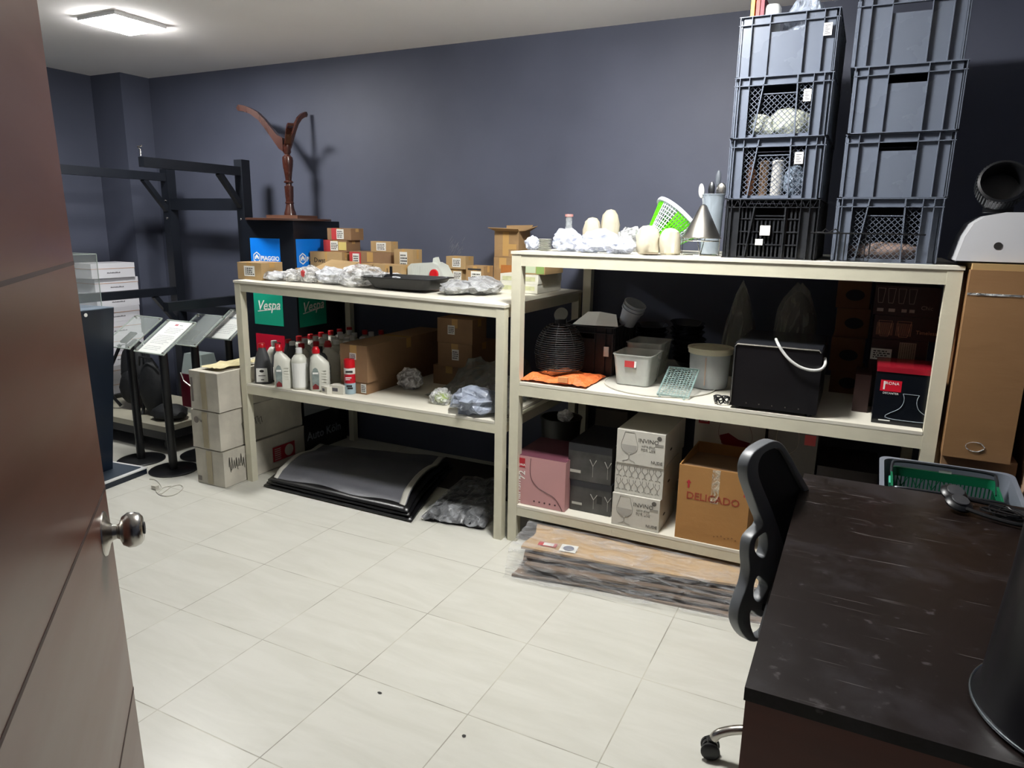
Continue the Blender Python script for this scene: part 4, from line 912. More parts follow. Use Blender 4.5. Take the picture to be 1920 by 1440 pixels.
# ------------------------------------------------------------------ stacked plastic crates on the tall unit
CRT = mat('dark grey crate plastic', '#606774', .28, var=.025, scale=3); CRT2 = mat('black crate plastic', '#202226', .38, var=.12, scale=5)
CW_, CD_, CH_ = .372, .56, .238
def crate(kind, m, h=CH_):
    W, D, H = CW_, CD_, h; r = empty('plastic_crate', (0, 0, 0)); t = .003; dp = .013
    b = MB(); b.box(dp, W-dp, dp, D-dp, 0, .004)
    b.box(dp, W-dp, D-dp-t, D-dp, .004, H-.002)
    for x in (dp, W-dp-t): b.box(x, x+t, dp, D-dp-t, .004, H-.002)
    for x0 in (0, W-dp):
        for k in range(7): y = .03+k*(D-.06)/6; b.box(x0, x0+dp, y-.0015, y+.0015, .004, H-.006)
        b.box(x0, x0+dp, 0, D, 0, .003)
    b.build('body', m, r)
    b = MB(); b.box(0, W, 0, .014, H-.003, H).box(0, W, D-.014, D, H-.003, H).box(0, .014, .014, D-.014, H-.003, H).box(W-.014, W, .014, D-.014, H-.003, H)
    b.box(0, W, 0, .012, H-.034, H-.031).build('rim', m, r)
    f = MB(); F0 = dp; top = H-.034
    f.box(0, W, 0, dp, 0, .003)
    if kind == 'solid':
        ribs = [.004, .13*W, .315*W, .665*W, .845*W, W-.007]
        for x in ribs: f.box(x, x+.003, 0, dp, .003, H-.003)
        f.box(W*.965, W*.965+.003, .002, dp, .003, H-.03)
        hx0, hx1 = ribs[2]+.003, ribs[3]
        f.box(dp, hx0, F0, F0+t, .003, top).box(hx1, W-dp, F0, F0+t, .003, top).box(hx0, hx1, F0-.004, F0+t, .003, top-.030).box(dp, W-dp, F0, F0+t, top, H-.003)
    elif kind == 'lattice':
        ribs = [.004, .055*W, .155*W, .80*W, .90*W, W-.007]
        for x in ribs: f.box(x, x+.003, 0, dp, .003, H-.003)
        f.box(dp, ribs[2], F0, F0+t, .003, top).box(ribs[3], W-dp, F0, F0+t, .003, top).box(dp, W-dp, F0, F0+t, top, H-.003).box(ribs[2], ribs[3], F0, F0+t, .003, .014)
        xa0, xa1, xb0, xb1 = .315*W, .235*W, .645*W, .665*W
        f.beam((xa0, dp/2, H-.003), (xa1, dp/2, .003), .005, dp, up=(0, 1, 0)).beam((xb0, dp/2, H-.003), (xb1, dp/2, .003), .005, dp, up=(0, 1, 0))
        zt = top-.030; f.box(xa0-.004, xb0+.003, F0-.004, F0+t, zt-.004, zt)
        def seg(x0, x1, z0, z1):      # diamond net clipped to the rectangle
            s = .0215
            for sg in (1, -1):
                k = -40
                while k < 60:
                    c = x0 + k*s; pts = []
                    for z in (z0, z1): pts.append((c + sg*(z-z0), z))
                    (xa, za), (xb, zb) = pts
                    def cl(xl):
                        return z0 + (xl-c)/sg
                    A = [xa, za]; B = [xb, zb]
                    for Q in (A, B):
                        if Q[0] < x0: Q[1] = cl(x0); Q[0] = x0
                        if Q[0] > x1: Q[1] = cl(x1); Q[0] = x1
                    if z0-1e-6 <= A[1] <= z1+1e-6 and z0-1e-6 <= B[1] <= z1+1e-6 and abs(A[1]-B[1]) > .004:
                        f.beam((A[0], F0+.001, A[1]), (B[0], F0+.001, B[1]), .0022, .0022, up=(0, 1, 0))
                    k += 1
        seg(ribs[2]+.003, xa0-.012, .014, top); seg(xa0-.012, xb0+.008, .014, zt-.004); seg(xb0+.008, ribs[3], .014, top)
    else:                      # slotted
        ribs = [.004, .07*W, .16*W, .80*W, .89*W, W-.007]
        for x in ribs: f.box(x, x+.003, 0, dp, .003, H-.003)
        f.box(dp, ribs[2], F0, F0+t, .003, top).box(ribs[3], W-dp, F0, F0+t, .003, top)
        for k in range(12):
            x = .06*W + k*.075*W; f.beam((x, dp/2, H-.004), (x+.0375*W, dp/2, top), .002, .006, up=(0, 1, 0)).beam((x+.0375*W, dp/2, top), (x+.075*W, dp/2, H-.004), .002, .006, up=(0, 1, 0))
        xa0, xa1, xb = .32*W, .25*W, .64*W
        f.beam((xa0, dp/2, top), (xa1, dp/2, .003), .006, dp, up=(0, 1, 0)).box(xb, xb+.006, 0, dp, .003, top)
        zt = top-.03; f.box(xa0, xb, F0-.003, F0+t, zt-.005, zt)
        for j in range(4):
            z = .006+j*.052; f.box(ribs[2], ribs[3], F0-.004, F0+t, z-.003, z+.002)
            for k in range(15):
                x = ribs[2]+.008+k*(ribs[3]-ribs[2]-.012)/14
                if j == 3 and xa0 < x < xb: continue
                f.box(x, x+.007, F0, F0+t, z, min(z+.052, top))
    f.build('front_panel', m, r)
    return r
def crate_label(o, u, v, w=.032, h=.045):
    s = MB().box(CW_*u, CW_*u+w, -.0022, -.0012, v, v+h).build('white_label', STICK, o)
    k = MB(); [k.box(CW_*u+.005, CW_*u+w-(.006, .012, .008, .014, .006)[j], -.0028, -.0022, v+.007+j*.007, v+.0095+j*.007) for j in range(5)]
    k.build('print', GRY, s)
yc = 3.13; PL = at(1350, 478, y=yc)
zL = [RZ+.0008, zof(PL, 373), zof(PL, 261), zof(PL, 147), zof(PL, 32)]
kinds = ['slot', 'lattice', 'lattice', 'solid']
CL = []
labs = ['black slotted crate, lowest of the left stack on the tall unit', 'grey crate with a net front, second from the bottom of the left stack', 'grey crate with a net front, third from the bottom of the left stack', 'grey solid-walled crate, topmost of the left stack']
for i, k in enumerate(kinds):
    c = crate(k, CRT2 if k == 'slot' else CRT, zL[i+1]-zL[i]-.001); c.location = (PL.x + (.004, 0, .003, .002)[i], yc + (0, .004, -.003, .005)[i], zL[i]+(0 if i == 0 else .0004))
    tag(c, labs[i], 'crate', 'plastic crates stacked on the tall unit'); CL.append(c)
crate_label(CL[1], .70, .135); crate_label(CL[2], .72, .13, .028, .045); crate_label(CL[3], .85, .13, .03, .045)
MB().box(.15, .19, -.004, .0, .095, .135).box(.135, .165, -.004, 0, .055, .08).build('pale_stickers', STICK, CL[0])
PR = at(1556, 486, y=yc)
zR = [RZ+.0008, zof(PR, 371), zof(PR, 252), zof(PR, 127), zof(PR, 127)+.245]
labs = ['grey crate with a net front, lowest of the right stack on the tall unit', 'grey solid-walled crate, second from the bottom of the right stack', 'grey solid-walled crate, third from the bottom of the right stack', 'grey solid-walled crate, topmost of the right stack']
CRR = []
for i, k in enumerate(['lattice', 'solid', 'solid', 'solid']):
    c = crate(k, CRT, zR[i+1]-zR[i]-.001); c.location = (PR.x + (0, .006, .010, -.004)[i], yc + (0, .003, -.004, .004)[i], zR[i]+(0 if i == 0 else .0004))
    if i == 3: c.rotation_euler = (0, 0, .02)
    tag(c, labs[i], 'crate', 'plastic crates stacked on the tall unit'); CRR.append(c)
# contents seen through the nets
def inside(c, i, x, y): return (c.location.x + x, c.location.y + y, c.location.z + .0055)
CLR = film('clear glass', '#dfe6e8', .35, .06, 12, .3, .5)
def simple(name, mb, m, loc, lab, cat, group=None, smooth=True, rz=0):
    return tag(mb.build(name, m, None, loc, rz, smooth=smooth), lab, cat, group)
c = CL[2]
for k, (x, y, s) in enumerate(((.11, .07, .06), (.21, .08, .075), (.27, .11, .06))):
    simple('crumpled_wrap', MB().ico((0, 0, s*.8), s, 2, (1, .6, .8), .3, 2.5, 30+k), film('pale wrap', '#e6ead8', .85, .25, 18, 1, .3), inside(c, 0, x, y), 'crumpled pale wrapped item inside the upper net crate of the left stack, %s' % ('left one', 'middle one', 'right one')[k], 'wrapped item', 'wrapped items in the upper net crate', smooth=False)
c = CL[1]
simple('brown_bottle', MB().lathe([(.026, 0), (.027, .1), (.012, .14), (.012, .17)], 20), mat('brown glass', '#5a3a24', .3), inside(c, 0, .085, .06), 'brown bottle at the left inside the second crate of the left stack', 'bottle')
simple('brown_tube', MB().lathe([(.018, 0), (.018, .15)], 20), mat('tan tube', '#7d6247', .6), inside(c, 0, .14, .06), 'tan tube inside the second crate of the left stack', 'tube')
simple('paper_roll', MB().lathe([(.024, 0), (.024, .15), (.008, .151)], 24), mat('white roll', '#cfcdc8', .7, bump=.3), inside(c, 0, .195, .06), 'white paper roll inside the second crate of the left stack', 'roll')
simple('wrapped_glass', MB().ico((0, 0, .065), 1, 3, (.042, .035, .066), .12, 3, 41), film('blue grey wrap', '#9fb0c4', .85, .2, 30, 1.2, .3), inside(c, 0, .262, .065), 'bluish wrapped glass inside the second crate of the left stack', 'wrapped item', smooth=False)
c = CRR[0]
pz = simple('pinkish_packet', MB().ico((0, 0, .035), 1, 3, (.14, .06, .038), .10, 2, 50), mat('pinkish beige paper', '#b59a8d', .5, bump=.5, bscale=20), inside(c, 0, .19, .10), 'pinkish beige crumpled packet inside the lowest crate of the right stack', 'packet')
# things on top of the left stack
zt = zL[4] + .001; c = CL[3]
hh = CL[3].location.z + .0055
for k, (x, cc) in enumerate(((.035, '#d9a441'), (.055, '#b5423c'), (.072, '#7c2d3a'))):
    simple('binder', MB().box(0, .014, 0, .25, 0, .30), mat('spine %d' % k, cc, .5), (c.location.x+x, c.location.y+.03, hh), ('yellow', 'red', 'dark red')[k] + ' folder standing at the left of the topmost crate of the left stack', 'folder', 'folders in the top crate', smooth=False)
simple('white_ribbed_roll', MB().lathe([(.03, 0), (.034, .01), (.034, .255), (.026, .27), (0, .272)], 24, sy=.8), mat('white ribbed plastic', '#c9cccb', .5), (c.location.x+.115, c.location.y+.06, hh), 'white ribbed roll sticking out of the topmost crate of the left stack', 'roll')
simple('clear_bag_bundle', MB().ico((0, 0, .15), 1, 3, (.085, .07, .15), .2, 2.2, 60), film('bluish bag', '#b9c4d6', .6, .2, 15, 1.4), (c.location.x+.235, c.location.y+.10, hh), 'bluish clear plastic bundle in the topmost crate of the left stack', 'plastic bag', smooth=False)
# wire rack hanging in front of the crates
wr = empty('wire_rack', (0, 0, 0), 0, 'thin black wire rack standing in front of the lower crates', 'wire rack')
y = 3.085; W0 = at(1520, 437, y=y); W1 = at(1737, 437, y=y)
wr.location = (W0.x, y, RZ+.001)
mbw = MB(); zt_ = W0.z - RZ; ww = W1.x-W0.x
mbw.tube([(0, .02, zt_), (ww*.1, .02, zt_+.003), (ww*.13, .02, zt_+.016), (ww*.17, .02, zt_+.004), (ww*.22, .02, zt_+.016), (ww*.26, .02, zt_+.002)], .0025, 6)
mbw.tube([(0, .01, zt_), (ww, .01, zt_)], .003, 6); mbw.build('rail', BLK, wr)
for a, b in ((.27, .50), (.32, .54)):
    MB().tube([(ww*a, .01, zt_), (ww*a, .004, .004), (ww*b, .004, .004), (ww*b, .01, zt_)], .0026, 6).build('wire_loop', BLK, wr)

# ------------------------------------------------------------------ kitchen things at the left of the top board
RZ_ = RZ + .0008
y = 3.17
def X(px, yy, py=440): return at(px, py, y=yy).x
s = empty('plate_stack', (X(1022, y+.02), y+.05, RZ_), 0, 'stack of small white plates at the left end of the tall unit top', 'plates')
bpy.data.objects.remove(s)
pl = MB().lathe([(.018, 0), (.02, .001), (.034, .004), (.035, .0055), (.033, .0055), (.019, .003), (0, .003)], 28).build('small_plate', mat('white china', '#d5d6cd', .3), None, None, smooth=True)
hpl = at(1022, 441, y=y+.05).z - RZ
n = 9
for i in range(n):
    o = pl if i == 0 else dup(pl)
    o.location = (X(1022, y+.05)+random.uniform(-.002, .002), y+.05, RZ_ + i*.0064)
    tag(o, 'small white plate, %s of the pile of nine at the unit corner' % ('lowest', 'second from the bottom', 'third from the bottom', 'fourth from the bottom', 'middle one', 'fourth from the top', 'third from the top', 'second from the top', 'topmost')[i], 'plate', 'pile of small white plates')
TB = 'wrapped things on the tall unit top'
def tbag(label, pl_, pr_, pt, y_, m, seed, core=None, depth=None, amp=.28, name='plastic_bag', cat='plastic bag'):
    return bag(label, pl_, pr_, pt, 466, y_, RZ_, m, depth=depth, core=core, name=name, cat=cat, group=TB, amp=amp, seed=seed)
BLU_B = film('bluish white film', '#dfe6fb', .85, .2, 20, 1.1, .3)
tbag('small white bag left of the pile of plates', 985, 1011, 441, 3.28, BLU_B, 31, WP, .035)
tbag('bluish white crumpled bag right of the pile of plates', 1038, 1092, 428, 3.26, BLU_B, 32, WP, .08)
tbag('row of clear wrapped cups lying in the middle of the tall unit top', 1088, 1160, 428, 3.32, BLU_B, 33, WP, .08)
tbag('low clear wrapped cups in front of the cloth bundles', 1076, 1135, 447, 3.15, BLU_B, 34, WP, .05)
tbag('low crumpled clear bag left of the cream bundles', 1130, 1192, 444, 3.14, BLU_B, 35, WP, .055)
tbag('clear bag with dark lids behind the cream bundles', 1158, 1206, 424, 3.50, BAG, 36, mat('dark lids', '#2d2c2c', .4), .05)
CLO = mat('cream stocking cloth', '#bdb6a2', .8, var=.08, scale=14, bump=.5, bscale=22)
def bundle(label, pl_, pr_, pt, pb, y_, cyl_):
    a = at(pl_, 440, y=y_); b = at(pr_, 440, y=y_); h = at(pl_, pt, y=y_).z - RZ_; r_ = (b.x-a.x)/2
    pr = [(r_*.8, 0), (r_*.97, h*.08), (r_, h*.35), (r_*.97, h*.62), (r_*.8, h*.86), (r_*.45, h*.97), (0, h)]
    o = MB().lathe(pr, 28)
    for v in o.bm.verts: v.co += Vector((v.co.x, v.co.y, 0))*.2*noise.fractal(v.co*30+Vector((pl_, 0, 0)), .7, 2, 3)
    return tag(o.build('cloth_bundle', CLO, None, ((a.x+b.x)/2, y_+r_*.2, RZ_), 0, smooth=True), label, 'cloth bundle', TB)
bundle('short cream cloth-covered cup at the back, left of the taller one', 1092, 1125, 407, 440, 3.55, 1)
bundle('tall cream cloth-covered cup at the back', 1125, 1160, 392, 440, 3.58, 1)
sau = tag(MB().lathe([(.02, 0), (.055, .004), (.058, .006), (.05, .006), (.02, .003)], 28).build('saucer', mat('brown saucer', '#6e6455', .4), None, (X(1222, 3.13), 3.13, RZ_), smooth=True), 'small brownish saucer under the front edge of the cream bundles', 'saucer')
bundle('crinkled cream cloth ball in front, left of the pair by the green colander', 1193, 1236, 422, 473, 3.22, 0)
bundle('crinkled cream cloth ball in front, right of the pair by the green colander', 1237, 1276, 427, 473, 3.22, 0)
# little bottle of beads
y = 3.62; x = X(1066, y); hb = at(1066, 402, y=y).z - RZ
s = empty('glass_bottle', (x, y, RZ_), 0, 'small clear glass bottle with pale beads and a pinkish rim', 'bottle')
MB().lathe([(.022, 0), (.026, .006), (.027, hb*.4), (.024, hb*.55), (.018, hb*.65), (.018, hb*.93), (.02, hb*.95)], 24).build('glass', CLR, s, smooth=True)
MB().lathe([(.021, .004), (.024, hb*.42), (.018, hb*.5)], 20).build('beads', mat('pale beads', '#d6bda6', .6, var=.4, scale=80), s)
MB().lathe([(.0185, hb*.93), (.0225, hb*.93), (.0225, hb), (.0185, hb)], 24).build('rim', mat('pink rim', '#c98f8a', .4), s, smooth=True)
# green and white laundry basket / colander, tipped
y = 3.50; c0 = at(1205, 440, y=y); c1 = at(1290, 440, y=y)
R0 = .150
bk = empty('mesh_basket', (X(1244, y), y, RZ_+.085), 0, 'tipped round plastic basket with bright green and white mesh sides', 'basket')
GREEN = mat('bright green plastic', '#5fd60c', .35); WHT = mat('white plastic', '#d6dce6', .35)
Rt = Matrix.Rotation(.0, 4, 'Z') @ Matrix.Rotation(math.radians(38), 4, 'Y') @ Matrix.Rotation(math.radians(-22), 4, 'X')
def bp(a, t): r_ = .062 + (.128-.062)*t; return Vector((r_*math.cos(a), r_*math.sin(a), -.06+.165*t))
Rm = Rt
nA = 48
for sec in range(8):
    q = MB()
    for k in range(sec*6, sec*6+6):
        a0 = 2*PI*k/nA; a1 = 2*PI*(k+1)/nA
        for t in range(10):
            t0 = t/10; t1 = (t+1)/10
            q.beam(bp(a0, t0), bp(a0, t1), .0035, .003); q.beam(bp(a0, t0), bp(a1, t0), .0035, .003)
            if sec % 2 == 0: q.quad(bp(a0, t0), bp(a0+(a1-a0)*.45, t0), bp(a0+(a1-a0)*.45, t1), bp(a0, t1))
    q.bm.transform(Rm); q.build('green_mesh' if sec % 2 == 0 else 'white_mesh', GREEN if sec % 2 == 0 else WHT, bk)
q = MB().lathe([(.124, .098), (.139, .098), (.141, .108), (.139, .116), (.130, .118), (.124, .112)], 48); q.bm.transform(Rm); q.build('rim', WHT, bk, smooth=True)
q = MB().lathe([(.062, -.062), (.062, -.058), (0, -.058)], 32); q.bm.transform(Rm); q.build('base', WHT, bk)
mn = min((v.co.z for ch in kids(bk) for v in ch.data.vertices)); bk.location.z = RZ_ - mn
# steel cone strainer on a wire stand
y = 3.26; x = X(1315, y, 445); zc0 = at(1315, 447, y=y).z; zc1 = at(1325, 386, y=y).z; rr = (X(1350, y)-X(1280, y))/2
cn = empty('cone_strainer', (x, y, RZ_), 0, 'upturned brushed steel cone strainer on a low wire stand', 'strainer')
STL = mat('brushed cone steel', '#a8a59e', .32, metal=1, var=.12, scale=12, stretch=(1, 1, .1))
MB().lathe([(rr+.004, zc0-RZ), (rr+.005, zc0-RZ+.004), (rr, zc0-RZ+.005), (.014, zc1-RZ), (.006, zc1-RZ+.005), (0, zc1-RZ+.006)], 40).build('cone', STL, cn, smooth=True)
q = MB(); q.tube([(rr*math.cos(a)*.98, rr*math.sin(a)*.98, zc0-RZ-.012) for a in [2*PI*k/32 for k in range(32)]], .002, 6, closed=True)
for a in (0, 1.57, 3.14, 4.71): q.tube([(rr*.98*math.cos(a), rr*.98*math.sin(a), zc0-RZ-.001), (rr*.98*math.cos(a+.2), rr*.98*math.sin(a+.2), 0.002)], .002, 6)
q.tube([(rr*.9*math.cos(a), rr*.9*math.sin(a), .003) for a in [2*PI*k/32 for k in range(32)]], .002, 6, closed=True)
q.build('wire_stand', CHROME, cn)
# utensil container
y = 3.52; x = X(1336, y, 400); r1 = .052
zt_ = at(1330, 366, y=y).z - RZ
ct = tag(MB().lathe([(r1*.85, 0), (r1, zt_), (r1+.004, zt_), (r1+.004, zt_+.004), (r1-.003, zt_+.004), (r1*.83, .004)], 28).build('clear_canister', film('milky clear plastic', '#a9b4bd', .55, .1, 5, .1, .2), None, (x, y, RZ_), smooth=True), 'milky clear canister holding utensils beside the crates', 'container')
def spoon(label, dx, dy, h, lean, m, bw, bl, kind='spoon'):
    s = empty(kind, (x+dx, y+dy, RZ_+.006), 0, label, 'utensil', 'utensils in the clear canister')
    zt2 = zt_*.93 if h < .25 else zt_*1.12
    MB().tube([(0, 0, 0), (lean*.6, 0, zt2)], .004, 8).build('handle', m, s)
    q = MB().ico((0, 0, 0), 1, 3, (bw, .008, bl)); q.bm.transform(Matrix.Translation((lean*.8, 0, zt2+bl*.92)) @ Matrix.Rotation(lean*1.5, 4, 'Y')); q.build('bowl', m, s, smooth=True)
    return s
spoon('white plastic spoon leaning left in the clear canister', -.02, 0, .20, -.05, mat('white utensil', '#dadad6', .4), .014, .035)
spoon('dark grey serving spoon in the clear canister', -.004, .012, .20, -.014, mat('dark steel', '#6c6e70', .3, metal=1), .016, .04)
spoon('grey steel scoop in the clear canister', .018, -.01, .195, .02, CHROME, .024, .036)
s = spoon('long grey handle standing highest in the clear canister', .006, .026, .30, .004, mat('slate handle', '#5a6068', .5), .013, .04, 'brush')

# ------------------------------------------------------------------ middle board
ZM2 = RM + .0008
# orange net with a wire dome lamp on it
ORG = mat('orange netting', '#e8743a', .6, var=.2, scale=30, bump=.8, bscale=70)
def so_(u, v):
    x = -1.47 + .34*u; yv = 3.07 + .30*v; e = min(1, 7*min(u+.01, 1-u+.01, v+.03, 1-v))
    return Vector((x + .03*(v-.5)*(1-u), yv, ZM2 + .006 + .03*e*(.5+.5*math.sin(u*9+v*5))*.6 + .014*e))
drape('folded bright orange net lying under the black wire dome', so_, .008, ORG, 5, 'orange_net', 'net')
nt = [o for o in bpy.data.objects if o.name == 'orange_net'][0]
MB().box(-1.27, -1.22, 3.06, 3.075, ZM2+.02, ZM2+.045).build('orange_label', mat('orange label', '#e59a63', .5), nt)
y = 3.26; x = X(1050, y, 650); zb_ = ZM2 + .052
dm_ = empty('wire_dome', (x, y, zb_), 0, 'black wire dome cage with a round disc on top', 'wire cage')
zt_ = at(1048, 606, y=y).z - zb_; R1 = (X(1094, y, 670)-X(1008, y, 670))/2
def dr(t): return R1*math.sqrt(max(0, 1-(max(0, t-.32)/.72)**2)) if t > .32 else R1*(.93+.07*t/.32)
q = MB()
for k in range(22):
    t = k/22; r_ = dr(t)
    q.tube([(r_*math.cos(a), r_*math.sin(a), t*zt_+.002) for a in [2*PI*j/28 for j in range(28)]], .0028, 5, closed=True)
q.build('rings', mat('matte black wire', '#050506', .6), dm_)
q = MB()
for j in range(8):
    a = 2*PI*j/8 + .2; q.tube([(dr(t)*math.cos(a), dr(t)*math.sin(a), t*zt_+.001) for t in [i/12 for i in range(13)]], .0022, 6)
q.build('ribs', mat('matte black wire'), dm_)
MB().lathe([(.03, zt_), (.03, zt_+.02), (.026, zt_+.024)], 24).build('neck', BLK, dm_)
MB().lathe([(.036, -.003), (.036, .003), (0, .003)], 28, (0, 0, zt_+.045), rot=Matrix.Rotation(math.radians(62), 3, 'X')).build('disc', mat('dark satin disc', '#55544e', .3), dm_)
# dark crate with a folded white card and the tilted white tubs
y = 3.39; A0 = X(1045, y, 640); A1 = X(1150, y, 650); zt_ = at(1150, 616, y=y).z
hcr = zt_-ZM2; CWs, CDs = CW_, CD_; CW_, CD_ = A1-A0, .42
dc = crate('solid', mat('brown black crate plastic', '#221f20', .45), hcr); dc.location = (A0, y, ZM2); tag(dc, 'dark crate on the middle board behind the wire dome', 'crate')
CW_, CD_ = CWs, CDs
tg = MB().box(A1-A0-.05, A1-A0-.022, -.003, -.0015, hcr*.42, hcr*.62); tg.bm.transform(Matrix.Translation((.0, 0, 0))); tg.build('paper_tag', STICK, dc)
bd_ = empty('folded_card', (A0+.07, y+.03, zt_+.001), .05, 'white folded card lying across the dark crate', 'card')
for P in ([(0, 0, 0), (.13, -.02, .004), (.10, .16, .055), (.03, .17, .05)], [(.13, -.02, .004), (.24, .02, .0), (.19, .16, .045), (.10, .16, .055)]):
    q = MB(); q.quad(*P); q.build('panel', WHITEP, bd_, solid=.002)
TUBW = mat('grey white tub', '#a5aab3', .35)
tb0 = MB().lathe([(.042, 0), (.055, .085), (.06, .085), (.06, .091), (.053, .091), (.04, .004), (0, .004)], 28).build('round_tub', TUBW, None, smooth=True)
tp = at(1180, 602, y=y+.22)
for i in range(3):
    o = tb0 if i == 0 else dup(tb0)
    o.rotation_euler = (math.radians(10), math.radians(24), 0)
    ax = Matrix.Rotation(math.radians(24), 3, 'Y') @ Matrix.Rotation(math.radians(10), 3, 'X') @ Vector((0, 0, 1))
    o.location = Vector((tp.x-.015, tp.y, tp.z-.015)) + ax*.018*i
    tag(o, 'greyish white round tub, %s of the tilted nest in the dark crate' % ('innermost low one', 'middle one', 'outermost top one')[i], 'tub', 'nested round tubs')
# black bowls
bw = MB().lathe([(.035, 0), (.065, .012), (.088, .042), (.093, .045), (.088, .045), (.084, .041), (.062, .016), (0, .010)], 32).build('black_bowl', mat('shiny black bowl', '#2a2c33', .2), None, smooth=True)
k = 0
for cx, cy, n_ in ((1218, 3.80, 7), (1296, 3.80, 8)):
    x = X(cx, cy, 640)
    for i in range(n_):
        o = bw if k == 0 else dup(bw); k += 1
        o.location = (x + .004*i*(-1 if cx > 1250 else .3), cy, ZM2 + i*.028 + .02); o.rotation_euler = (.10+.04*math.sin(i*2.1+cx), .08*math.sin(i*1.7+cx), 0)
        tag(o, 'shiny black bowl, %s from the bottom in the %s pile of bowls' % (ORD[i], {1218: 'left', 1296: 'right'}[cx]), 'bowl', 'piles of black bowls')
# round thin tray under the tub and bucket
rt = tag(MB().lathe([(.262, 0), (.268, .0015), (.268, .006), (.264, .006), (.262, .0025), (0, .0025)], 64).build('round_tray', mat('off white tray', '#c9c7bd', .4), None, (-.85, 3.345, ZM2), smooth=True), 'thin round off-white tray lying flat under the clear tub and bucket', 'tray')
ZT = ZM2 + .0068
CT = film('clear tub plastic', '#cfd2cc', .55, .12, 4, .1, .2)
def ctub(pl_, pr_, pt, y_, label, z, d=.11):
    a = at(pl_, pt, y=y_); b = at(pr_, pt, y=y_); w = (b.x-a.x)/2; h = a.z - z
    e = empty('clear_tub', ((a.x+b.x)/2, y_+d, z), 0, label, 'tub', 'clear food tubs')
    tub(w, d, h, .84, .0025, .004, .02).build('body', CT, e, smooth=True)
    return e, w, h
e, w_, h_ = ctub(1149, 1222, 664, 3.22, 'clear rectangular food tub with a red and white label', ZT)
MB().box(-w_*.35, w_*.15, -.1125, -.1115, h_*.62, h_*.83).build('red_label', REDL, e)
MB().box(w_*.15, w_*.25, -.1125, -.1115, h_*.62, h_*.83).build('white_label', WHITEP, e)
MB().box(-w_*.6, w_*.6, -.08, .08, .003, h_*.45).build('contents', mat('cream contents', '#b3b09f', .6), e)
e2, w2, h2 = ctub(1174, 1240, 642, 3.46, 'clear rectangular food tub behind the labelled one', ZT+.0)
# perforated clear tray
gr = empty('perforated_tray', (-.79, 3.11, ZT+.002), 0, 'clear bluish perforated tray lying propped up between the tub and the bucket', 'tray')
q = MB()
nx, ny = 9, 14; tw, tl = .135, .21
for i in range(nx+1): q.box(i*tw/nx-.0015, i*tw/nx+.0015, 0, tl, 0, .003)
for j in range(ny+1): q.box(0, tw, j*tl/ny-.0015, j*tl/ny+.0015, 0, .003)
M = Matrix.Rotation(math.radians(25), 4, 'X'); q.bm.transform(M); PT = film('aqua clear plastic', '#9db8b5', .55, .12, 5, .1, .2); q.build('grid', PT, gr)
q = MB().box(-.006, tw+.006, -.006, 0, -.002, .008).box(-.006, tw+.006, tl, tl+.006, -.002, .008).box(-.006, 0, 0, tl, -.002, .008).box(tw, tw+.006, 0, tl, -.002, .008); q.bm.transform(M); q.build('rim', PT, gr)
for x_ in (.01, tw-.015): MB().tube([(x_, -.004, .004), (x_, -.03, -.001), (x_+.01, -.035, -.001)], .003, 6).build('foot', PT, gr)
# bucket
y = 3.42; x = X(1330, y, 690); rb_ = (X(1370, y, 650)-X(1289, y, 650))/2; hb = at(1330, 650, y=y).z - ZT
bu = empty('clear_bucket', (x, y, ZT), 0, 'round milky clear bucket with a cream rim beside the black oven', 'bucket')
MB().lathe([(rb_*.86, 0), (rb_*.88, .004), (rb_*.97, hb-.012), (rb_*.95, hb-.012), (rb_*.85, .006), (0, .006)], 40).build('body', film('milky bucket plastic', '#c3c8ca', .62, .12, 3, .1, .15), bu, smooth=True)
MB().lathe([(rb_*.955, hb-.03), (rb_*1.02, hb-.028), (rb_*1.03, hb-.012), (rb_*1.06, hb-.01), (rb_*1.06, hb), (rb_*.95, hb), (rb_*.95, hb-.01)], 40).build('rim', mat('cream rim', '#c9c3ab', .4), bu, smooth=True)
MB().lathe([(rb_*.90, hb*.52), (rb_*.915, hb*.53), (rb_*.90, hb*.54)], 40, caps=False).build('waist_band', mat('cream rim', '#c9c3ab'), bu)
q = MB().box(-.0025, .0025, -rb_*.97, -rb_*.955, .02, hb-.04); q.build('seam', mat('pinkish seam', '#b79a88', .5), bu)
# black cable bundle
cb_ = tag(MB().tube(smoothp([Vector((math.cos(a)*.03*(1+.3*math.sin(3*a)), math.sin(a)*.022, .006+.03*abs(math.sin(a*1.3)))) for a in [k*.8 for k in range(22)]], 4), .0035, 6).build('black_cable', BLK, None, (X(1354, 3.10, 730), 3.10, ZM2)), 'small bundled black cable lying left of the oven', 'cable')
# oven
y = 3.056; a = at(1368, 640, y=y); b = at(1530, 660, y=y); w_ = X(1532, y, 760)-X(1367, y, 760); ox = X(1367, y, 760); h_ = a.z - ZM2 - .004
ov = empty('countertop_oven', (ox, y, ZM2), 0, 'black countertop oven seen from its flat side on the middle board', 'oven')
OVM = mat('black oven enamel', '#121114', .3, var=.2, scale=3); OVT = mat('oven top steel', '#3a3c42', .25, metal=.6)
MB().box(0, w_, 0, .47, .012, h_-.004).build('body', OVM, ov, bevel=.006)
MB().box(.004, w_-.004, .004, .466, h_-.0038, h_).build('top', OVT, ov, bevel=.001)
q = MB().tube([(.006, -.003, h_*.05+.012), (.006, -.003, h_-.012), (.014, -.003, h_-.003), (w_-.014, -.003, h_-.003), (w_-.006, -.003, h_-.012)], .0035, 8); q.build('edge_trim', CHROME, ov)
for x_ in (.03, w_-.03):
    for y_ in (.03, .44): MB().cyl((x_, y_, 0), (x_, y_, .0118), .014, n=14).build('foot', BLK, ov)
